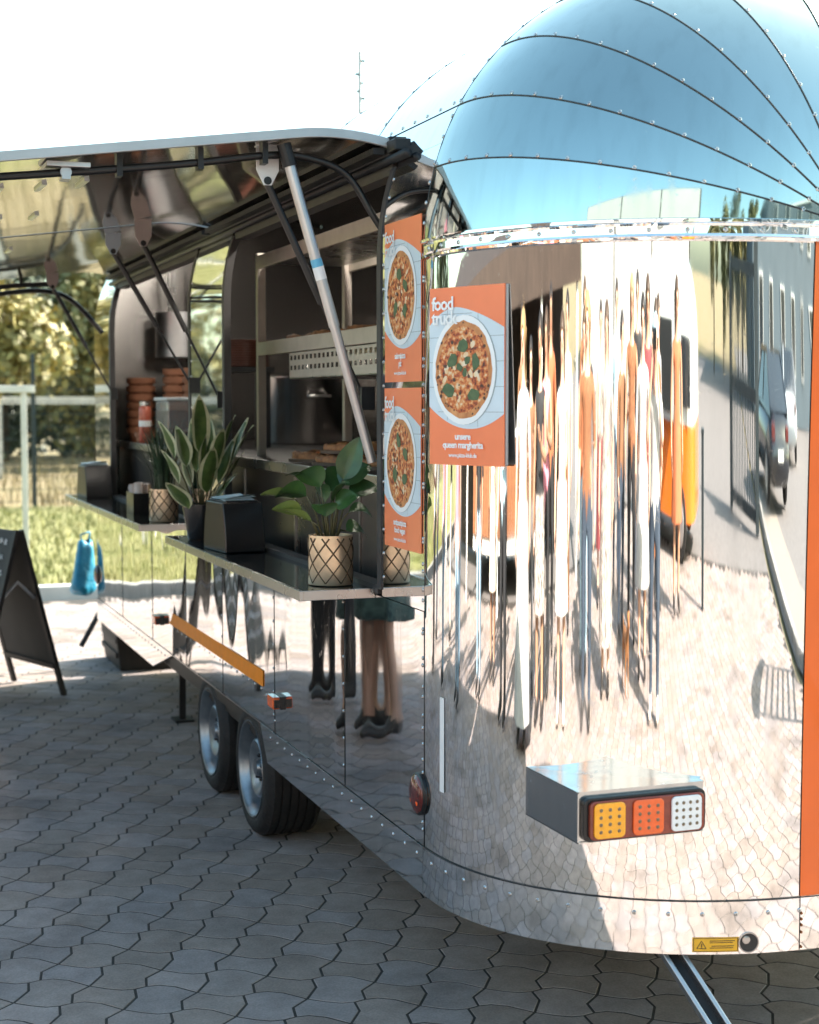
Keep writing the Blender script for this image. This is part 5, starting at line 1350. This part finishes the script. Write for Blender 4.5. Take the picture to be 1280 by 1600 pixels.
# the photographer stands behind the camera's own place
person('photographer in white shirt, dark jeans and light blue cap', -.078, -.245, -YAW, 1.81, 'white', 'denim', 'brown', 1, arms='camera', cap='sky', shoe=SHOE2)
person('woman in a dark teal floral dress standing at the serving shelf', .38, 7.2, FT, 1.70, 'floral', 'skin', 'brown', 0, skirt=('floral',1.0,.60,.185), longhair=True)
person('woman in dark clothes and short dark boots in front of the near hatch', .30, 8.2, FT, 1.68, 'black', 'black', 'dark', 2)
person('woman in a long white outfit in the queue', -1.91, 3.35, R(-70), 1.76, 'white', 'white', 'blond', 1, skirt=('white',1.0,.12,.26), longhair=True)
person('man in black trousers and pale blue shirt in the queue', -2.30, 4.15, R(-60), 1.80, 'sky', 'black', 'dark', 1, arms='bent')
person('girl in pale jeans and pink top near the wooden stall', -1.80, 6.5, R(-80), 1.66, 'pink', 'pale_denim', 'blond', 0, longhair=True)
person('man in pale jeans and grey jacket near the wooden stall', -2.45, 6.9, R(-50), 1.80, 'grey', 'pale_denim', 'dark', 2)
person('man in orange shirt and black trousers behind the queue', -3.67, 1.9, R(-75), 1.82, 'orange', 'black', 'dark', 1, skin=1)
person('woman in a white knee-length dress in the queue', -1.95, 1.95, R(-60), 1.70, 'white', 'skin', 'brown', 0, skirt=('white',1.05,.5,.22), longhair=True, shoe=SHOE2)
person('woman in pale jeans and orange top with bent arm', -2.5, .75, R(-50), 1.68, 'orange', 'pale_denim', 'brown', 0, arms='bent', longhair=True)
person('woman in a long animal-print dress', -1.6, .35, R(-45), 1.70, 'animal', 'skin', 'brown', 1, skirt=('animal',1.05,.25,.22), longhair=True)
person('woman in a white summer dress behind the photographer', -.85, -.75, R(-35), 1.72, 'white', 'skin', 'dark', 1, skirt=('white',1.0,.45,.24))
person('woman in a rust fringed coat', -.95, -1.9, R(-30), 1.68, 'rust', 'brown', 'brown', 2, skirt=('rust',1.05,.45,.20), longhair=True)
person('woman in a burgundy skirt and cream top', -3.6, -1.0, R(-60), 1.66, 'cream', 'skin', 'dark', 0, skirt=('burgundy',1.0,.35,.22))
person('man in black standing far back in the yard', -2.4, -2.6, R(-30), 1.80, 'black', 'denim', 'dark', 2)
person('man in brown shirt and black trousers at the wooden stall', -4.6, 3.4, R(90), 1.78, 'brown', 'black', 'dark', 1)
person('woman in black with white apron at the wooden stall', -4.4, 5.2, R(80), 1.70, 'black', 'black', 'blond', 1, skirt=('white',1.0,.5,.19))
person('man in brown shirt and black trousers beside the wooden stall', -4.2, -.3, R(-80), 1.80, 'rust', 'black', 'brown', 1, skin=1)
extra = [('man in brown jacket and grey trousers',-2.9,3.0,'brown','grey','dark',1),('woman in a cream dress',-3.2,4.9,'cream','skin','blond',0),('man in black jacket and pale jeans',-3.0,.2,'black','pale_denim','brown',2),
         ('woman in pink top and black trousers',-2.75,2.35,'pink','black','brown',0),('man in a sky blue shirt and dark jeans',-3.3,-1.9,'sky','denim','dark',1),('woman in rust top and black trousers',-1.7,-1.2,'rust','black','blond',0),
         ('man in brown jacket and dark jeans',-2.1,-1.0,'brown','denim','dark',2),('woman in black top and pale jeans',-2.6,5.5,'black','pale_denim','brown',1),('man in dark grey shirt and black trousers',-1.2,-2.6,'grey','black','brown',1),
         ('woman in an animal-print skirt and black top',-2.2,2.7,'black','skin','dark',0),('man in a cream shirt and brown trousers',-3.9,.9,'cream','brown','dark',1),('woman in orange dress',-.4,-3.0,'orange','skin','brown',0),
         ('woman in a white blouse and black skirt',-1.1,8.6,'white','black','brown',1),('man in grey jacket and dark jeans',-1.9,9.4,'grey','denim','dark',2),('woman in pink cardigan and pale jeans',-1.5,7.7,'pink','pale_denim','blond',2),('man in black shirt and cream trousers',-2.9,8.4,'black','cream','dark',1),
         ('boy in rust shirt and dark jeans',-1.5,1.25,'rust','denim','blond',1),('woman in burgundy top and dark jeans',-1.0,-1.35,'burgundy','denim','brown',1)]
for k,(lab,x,y,tp,lg_,hr,sl) in enumerate(extra):
    person(lab+' waiting in the yard', x, y, R(-85+9*(k%6)), 1.62+.035*(k%6), tp, lg_, hr, sl, skirt=({'cream':('cream',1.0,.5,.21),'black':('animal',1.0,.5,.2),'rust':('rust',1.0,.5,.2),'orange':('orange',1.0,.5,.22)}[tp] if lg_ == 'skin' else None), longhair=hr != 'dark', arms='bent' if k%3 == 0 else 'down', skin=k%2)
finish_people()
# camera body in the photographer's hands, all of it behind the lens
t = thing('photo_camera', 'black camera held to the photographer\'s face', 'camera', (0,0,1.60))
Fw = Vector((math.sin(YAW),math.cos(YAW),0)); Rt = Vector((math.cos(YAW),-math.sin(YAW),0))
b = MB(); a0 = Vector((0,0,1.64))-Fw*.13; b.bar(a0, a0+Fw*.06, .13, .095); b.build('camera_body', M['black'], t, bevel=.008)
b = MB(); b.lathe(a0+Fw*.06, [(.034,0),(.034,.03),(.03,.045),(.026,.045),(.0,.042)], 20, Fw); b.build('lens_barrel', M['black'], t)

def quad_rig(label, x, y, face, s, m):
    V = [((0,-.32,.50),.10),((0,-.10,.50),.105),((0,.15,.50),.115),((0,.30,.54),.09),((0,.40,.66),.062),((0,.47,.74),.062),((0,.58,.70),.032),((0,-.40,.52),.03),((0,-.55,.62),.014)]
    E_ = [(0,1),(1,2),(2,3),(3,4),(4,5),(5,6),(0,7),(7,8)]
    for sd in (-1,1):
        o = len(V); V += [((sd*.08,-.30,.40),.07),((sd*.085,-.24,.28),.042),((sd*.085,-.34,.16),.025),((sd*.085,-.32,.02),.022)]; E_ += [(0,o),(o,o+1),(o+1,o+2),(o+2,o+3)]
        o = len(V); V += [((sd*.08,.24,.40),.055),((sd*.085,.22,.26),.035),((sd*.085,.24,.14),.024),((sd*.085,.25,.02),.022)]; E_ += [(2,o),(o,o+1),(o+1,o+2),(o+2,o+3)]
        o = len(V); V += [((sd*.05,.45,.80),.02),((sd*.07,.44,.74),.014)]; E_ += [(5,o),(o,o+1)]
    me = bpy.data.meshes.new('dog'); bm = bmesh.new(); ly = bm.verts.layers.skin.verify(); vs = [bm.verts.new(Vector(p)*s) for p,_ in V]
    for i,w in enumerate(vs): w[ly].radius = (V[i][1]*s,V[i][1]*s); w[ly].use_root = (i == 0)
    for a,c_ in E_: bm.edges.new((vs[a],vs[c_]))
    bm.to_mesh(me); bm.free(); tmp = bpy.data.objects.new('tmp', me); COL.objects.link(tmp); tmp.modifiers.new('s','SKIN').use_smooth_shade = True; tmp.modifiers.new('d','SUBSURF').levels = 1
    me2 = bpy.data.meshes.new_from_object(tmp.evaluated_get(bpy.context.evaluated_depsgraph_get())); bpy.data.objects.remove(tmp)
    me2.materials.clear(); me2.materials.append(m)
    for f in me2.polygons: f.use_smooth = True
    o = bpy.data.objects.new('dog', me2); COL.objects.link(o); o.location = (x,y,0); o.rotation_euler = (0,0,face); return tag(o, label, 'dog')
quad_rig('small brown dog standing among the queue', -1.15, -.15, R(-60), .55, pm('brown fur',(.26,.11,.04),.7))

# ------------------------------------------------------------------ wooden stall, vintage bus
M['stall_wood'] = mat('orange brown boards', (.25,.09,.03), .6, col2=(.15,.055,.02), vscale=5, stretch=(1,1,8))
M['stall_dark'] = mat('dark stall roof', (.038,.024,.018), .8, var=.2, vscale=4)
st = thing('wooden_stall', 'wooden market stall with dark roof, white posts and boarded counter', 'market stall', (-6.6,5.0,0))
for i in range(22):
    y = 2.4+i*.25; b = MB(); b.box(-5.95,-5.92,y+.004,y+.246,.42,1.05); b.build('board', M['stall_wood'], st)
b = MB(); b.box(-8.2,-5.96,2.4,7.9,.30,.42); b.box(-8.2,-5.90,2.4,7.9,1.052,1.09); b.build('counter', M['white'], st)
b = MB(); b.box(-8.3,-8.2,-.5,12.2,.0,2.4); b.build('back_wall', M['stall_dark'], st)
b = MB(); b.add([(-8.6,-.6,2.7),(-5.2,-.6,2.18),(-5.2,12.3,2.18),(-8.6,12.3,2.7),(-8.6,-.6,2.75),(-5.2,-.6,2.23),(-5.2,12.3,2.23),(-8.6,12.3,2.75)], [(3,2,1,0),(4,5,6,7),(0,1,5,4),(1,2,6,5),(2,3,7,6),(3,0,4,7)]); rf = b.build('roof', M['stall_dark'], st)
b = MB(); b.box(-5.2,-5.17,-.6,12.3,1.86,2.24); b.build('valance', M['stall_dark'], rf)
for y in (-.4,2.1,5.15,8.2,12.1): b = MB(); b.box(-5.34,-5.24,y-.05,y+.05,0,2.19); b.build('post', M['white'], st)
for y in (3.2,7.1):
    for x in (-5.98,-8.0): b = MB(); b.lathe((x,y,.22), [(0,-.18),(.2,-.18),(.22,-.15),(.22,-.02),(.2,0),(0,0)], 20, (1,0,0)); b.build('wheel', M['black'], st)
M['bus_orange'] = mat('orange lacquer', (.60,.14,.015), .2, coat=.7); M['bus_white'] = mat('white lacquer', (.52,.52,.50), .22, coat=.7)
bus = thing('vintage_van', 'orange and white vintage food van with rounded roof and open side hatch', 'van', (-1.9,-7.2,0))
def van_sec(z):  # half width factor by height
    return 1.0 if z < 1.6 else math.sqrt(max(0,1-((z-1.6)/1.02)**2.6))
def van_shell(z0, z1, n, m_, name):
    b = MB(); hw, hl = 1.05, 1.95; N_ = 48; rows = []
    for i in range(n+1):
        z = lin(z0,z1,i/n); k = max(.02,van_sec(z)); row = []
        for q in range(N_):
            a = 6.2832*q/N_; c_, s_ = math.cos(a), math.sin(a); ex = .38
            row.append((-1.9+hl*(abs(c_)**ex)*(1 if c_ >= 0 else -1)*(.25+.75*k), -7.2+hw*(abs(s_)**ex)*(1 if s_ >= 0 else -1)*k, z))
        rows.append(row); b.v += row
    for i in range(n):
        for q in range(N_): b.f.append([i*N_+q,i*N_+(q+1)%N_,(i+1)*N_+(q+1)%N_,(i+1)*N_+q]); b.m.append(0)
    if z1 > 2.5: b.f.append([n*N_+q for q in range(N_)]); b.m.append(0)
    return b.build(name, m_, bus, smooth=True)
van_shell(.35,1.15,3,M['bus_orange'],'lower_body'); van_shell(1.152,2.6,14,M['bus_white'],'upper_body')
b = MB(); b.box(-2.75,-1.35,-6.16,-6.12,1.22,1.98); b.build('hatch_opening', M['ink'], bus)
b = MB(); b.box(-2.8,-1.3,-6.14,-5.85,1.17,1.21); b.build('hatch_shelf', M['steel_satin'], bus)
b = MB(); b.box(-.75,-.12,-6.155,-6.13,1.30,1.88); b.build('window', M['glass'], bus, bevel=.02)
for k in range(4): b = MB(); b.box(-1.15,-.88,-6.15,-6.12,1.55+k*.08,1.59+k*.08); b.build('vent', M['ink'], bus)
for x in (-3.1,-.75):
    for y in (-6.25,-8.15):
        b = MB(); b.lathe((x,y,.33), [(0,-.1),(.2,-.11),(.31,-.10),(.33,-.06),(.33,.08),(.3,.1),(0,.1)], 28, (0,1,0)); wv = b.build('wheel', M['tyre'], bus)
        b = MB(); b.lathe((x,y,.33), [(.19,.112),(.17,.125),(.06,.12),(0,.13)], 24, (0,1,0)); b.build('hub_cap', M['steel_satin'], wv, smooth=True)
t = thing('black_bollard', 'square black post standing beside the vintage van', 'post', (.70,-3.62,0)); b = MB(); b.box(.65,.75,-3.67,-3.57,0,1.02); b.build('shaft', M['post_dark'], t, bevel=.008); b = MB(); b.box(.64,.76,-3.68,-3.56,1.02,1.05); b.build('cap', M['post_dark'], t)

# ------------------------------------------------------------------ gate, cars, added slatted shadow screen, buildings
gt = thing('yard_gate', 'black steel bar gate standing open at the yard entrance', 'gate', (2.9,-8.8,0))
p0 = Vector((2.15,-9.5,0)); p1 = Vector((3.95,-7.9,0)); d = (p1-p0)
for i in range(16): b = MB(); q = p0+d*(i+.5)/16; b.box(q.x-.022,q.x+.022,q.y-.022,q.y+.022,.14,2.08); b.build('bar', M['post_dark'], gt)
for z in (.12,1.1,2.1): b = MB(); b.bar(p0+Vector((0,0,z)), p1+Vector((0,0,z)), .07, .12); b.build('rail', M['post_dark'], gt)
for q,h in ((p0,2.2),(p1,2.5)): b = MB(); b.box(q.x-.11,q.x+.11,q.y-.11,q.y+.11,0,h); b.build('post', M['post_dark'], gt)
def car(label, x, y, rot, m_, group=None):
    t = thing('parked_car', label, 'car', (x,y,0)); t.rotation_euler = (0,0,rot); L_, W_ = 4.3, 1.78
    st_ = [(-2.15,.32,.55,.80),(-2.05,.25,.78,.84),(-1.3,.2,.92,.87),(-.6,.2,.98,.88),(.6,.2,.98,.88),(1.6,.2,.98,.87),(2.05,.25,.92,.84),(2.15,.35,.60,.78)]
    b = MB(); n = 12
    for (xx,zb,zt,hw) in st_:
        for k in range(n):
            a = 6.2832*(k+.5)/n; c_, s_ = math.cos(a), math.sin(a); b.v.append((xx, hw*(abs(c_)**.5)*(1 if c_ >= 0 else -1), (zb+zt)/2+(zt-zb)/2*(abs(s_)**.5)*(1 if s_ >= 0 else -1)))
    for i in range(len(st_)-1):
        for k in range(n): b.f.append([i*n+k,i*n+(k+1)%n,(i+1)*n+(k+1)%n,(i+1)*n+k]); b.m.append(0)
    b.f += [list(range(n))[::-1],[(len(st_)-1)*n+k for k in range(n)]]; b.m += [0,0]
    b.build('body', m_, t, smooth=True, world=False)
    cab = [(-1.15,.93,.80),(-.45,1.43,.62),(1.0,1.46,.62),(1.95,.95,.78)]
    b = MB()
    for (xx,z,hw) in cab: b.v += [(xx,-hw,z),(xx,hw,z)]
    b.v += [(-1.15,-.82,.88),(-1.15,.82,.88),(1.95,-.8,.88),(1.95,.8,.88)]
    b.f = [[0,1,3,2],[2,3,5,4],[4,5,7,6],[8,0,2,4,6,10],[1,9,11,7,5,3]]; b.m = [0,0,0,0,0]; b.build('window_glass', M['glass'], t, world=False)
    b = MB(); b.add([(-.45,-.63,1.435),(-.45,.63,1.435),(1.0,.63,1.465),(1.0,-.63,1.465)], [(0,3,2,1)])
    for sd in (-1,1):
        for (a_,c_) in (((-1.15,.80,.93),(-.45,.63,1.44)),((-.45,.63,1.44),(1.0,.63,1.47)),((1.0,.63,1.47),(1.95,.78,.95)),((.25,.80,.95),(.28,.63,1.45))): b.bar((a_[0],sd*a_[1],a_[2]),(c_[0],sd*c_[1],c_[2]),.06,.05)
    b.build('roof_frame', m_, t, world=False)
    for xx in (-1.38,1.32):
        for sd in (-1,1):
            b = MB(); b.lathe((xx,sd*.80,.31), [(0,-.1),(.2,-.1),(.3,-.09),(.31,-.06),(.31,.08),(.29,.1),(0,.1)], 24, (0,1,0)); wv = b.build('wheel', M['tyre'], t, world=False)
            b = MB(); b.lathe((xx,sd*.905,.31), [(.2,0),(.19,.012*1),(.07,.0),(0,.01)], 20, (0,sd,0)); b.build('rim', M['steel_satin'], wv, world=False)
    for sd in (-1,1):
        b = MB(); b.box(-2.13,-1.98,sd*.60-.16,sd*.60+.16,.62,.76); b.build('headlight', M['clear_lens'], t, bevel=.02, world=False)
        b = MB(); b.box(1.99,2.14,sd*.62-.14,sd*.62+.14,.68,.84); b.build('tail_light', M['red_lens'], t, bevel=.02, world=False)
    b = MB(); b.box(2.11,2.16,-.26,.26,.50,.61); b.build('number_plate', M['white'], t, world=False)
car('dark blue-black hatchback parked behind the open gate', 5.9, -11.6, R(80), mat('black lacquer',(.015,.018,.025),.15,coat=.8))
car('white hatchback parked in front of the blue building', 9.9, -17.4, R(100), mat('white car lacquer',(.7,.72,.74),.2,coat=.8))
ps = thing('shadow_screen', 'added white slatted trellis with a curved top board beside the gravel strip', 'shadow screen', (5.2,-.95,0))  # out of view, added to throw a slatted shadow on the yard
tw = Vector((-.31,.95,0)); pc = Vector((5.2,-.95,0))
for sd in (-.62,.62): b = MB(); q = pc+tw*sd; b.box(q.x-.03,q.x+.03,q.y-.03,q.y+.03,-.02,1.95); b.build('post', M['white_wood'], ps)
for k in range(6): b = MB(); z = 1.05+k*.13; b.bar(pc-tw*.6+Vector((0,0,z)), pc+tw*.6+Vector((0,0,z)), .02, .035); b.build('slat', M['white_wood'], ps)
b = MB(); n_ = 12; top = [(-.75+1.5*i/n_, 1.92+.16*math.sin(math.pi*i/n_)) for i in range(n_+1)]; bot = [(x,1.80+.05*math.sin(math.pi*(x+.75)/1.5)) for x,_ in top[::-1]]
b.prism(top+bot, lambda u,v,w: tuple(pc+tw*u+Vector((w*.95,w*.31,v))), -.012, .012); b.build('top_board', M['white_wood'], ps)

M['facade_white'] = mat('white facade panels', (.34,.335,.33), .7, var=.05, vscale=.6)
wb = thing('white_hall', 'tall white panelled hall with dark vertical joints', 'building', (-13.5,-17,0))
ctr = Vector((-13.3,-16.6,0)); ux = Vector((.80,-.60,0)); nx = Vector((.60,.80,0))
for k in range(3):
    a = ctr+ux*(-10.5+k*7.0); c_ = a+ux*6.8; b = MB(); b.add([a,c_,c_+Vector((0,0,9.5)),a+Vector((0,0,9.5))]+[p-nx*.3 for p in (a,c_,c_+Vector((0,0,9.5)),a+Vector((0,0,9.5)))], [(3,2,1,0),(4,5,6,7),(0,1,5,4),(1,2,6,5),(2,3,7,6),(3,0,4,7)]); b.build('facade_panel', M['facade_white'], wb)
b = MB(); a = ctr-ux*10.6-nx*.06; c_ = ctr+ux*10.6-nx*.06; b.add([a,c_,c_+Vector((0,0,9.55)),a+Vector((0,0,9.55))]+[p-nx*12 for p in (a,c_,c_+Vector((0,0,9.55)),a+Vector((0,0,9.55)))], [(3,2,1,0),(4,5,6,7),(0,1,5,4),(1,2,6,5),(2,3,7,6),(3,0,4,7)]); b.build('core', M['dark_metal'], wb)
M['facade_blue'] = mat('grey blue render', (.115,.15,.175), .8, var=.06, vscale=.8)
bb_ = thing('blue_house', 'grey-blue rendered house with rows of narrow windows', 'building', (13,-26,0))
X0,X1,YF = 6.5,20.0,-24.5
b = MB(); b.box(X0,X1,YF-9,YF,0,8.2); b.build('wall', M['facade_blue'], bb_)
b = MB(); b.box(X0-.2,X1+.2,YF-9.2,YF+.2,8.2,8.45); b.build('roof_edge', M['white'], bb_)
for r_ in range(3):
    for k in range(6):
        x = X0+1.0+k*2.1; z = .9+r_*2.5; b = MB(); b.box(x,x+.75,YF+.002,YF+.05,z,z+1.5); w_ = b.build('window', M['white'], bb_); b = MB(); b.box(x+.07,x+.68,YF+.052,YF+.06,z+.07,z+1.43); b.build('pane', M['glass'], w_)
PG = 'poplars behind the yard'
for k,(x,y,h) in enumerate(((-1.5,-33,9.5),(.8,-35,12.5),(2.6,-38,8.5),(4.6,-36,9.5),(6.0,-40,10),(7.4,-38,8.0))):
    tree('poplar_tree', 'slender poplar in the row behind the gate', x, y, h*1.25, 1.35, h*.56, h*.60, 9000, .26, M['foliage_olive'], 40+k, PG, .12, 40, True)

# ------------------------------------------------------------------ the yard lies a little below the trailer's datum
AT_TRAILER = ('food_trailer','poster','variegated_plant','green_plant','grassy_plant','napkin_dispenser','cutlery_box','shelf_rack','perforated_tray','pizza','stockpot','baking_tray','tray_stand','clay_pot','plastic_tub','preserve_jar','steel_boiler','plastic_bag','photo_camera')
for o in list(sc.objects):
    if o.parent is None and o.type in ('MESH','EMPTY') and o.name.split('.')[0] not in AT_TRAILER:
        o.location.z += GZ
        if o.type == 'EMPTY' and not o.get('label','').startswith('photographer'):
            o.location.x *= 1.052; o.location.y *= 1.052
            if o['category'] not in ('person',): o.scale = (1.052,)*3

bus.location.y = -6.2; bus.scale = (1.0,1.0,.84)
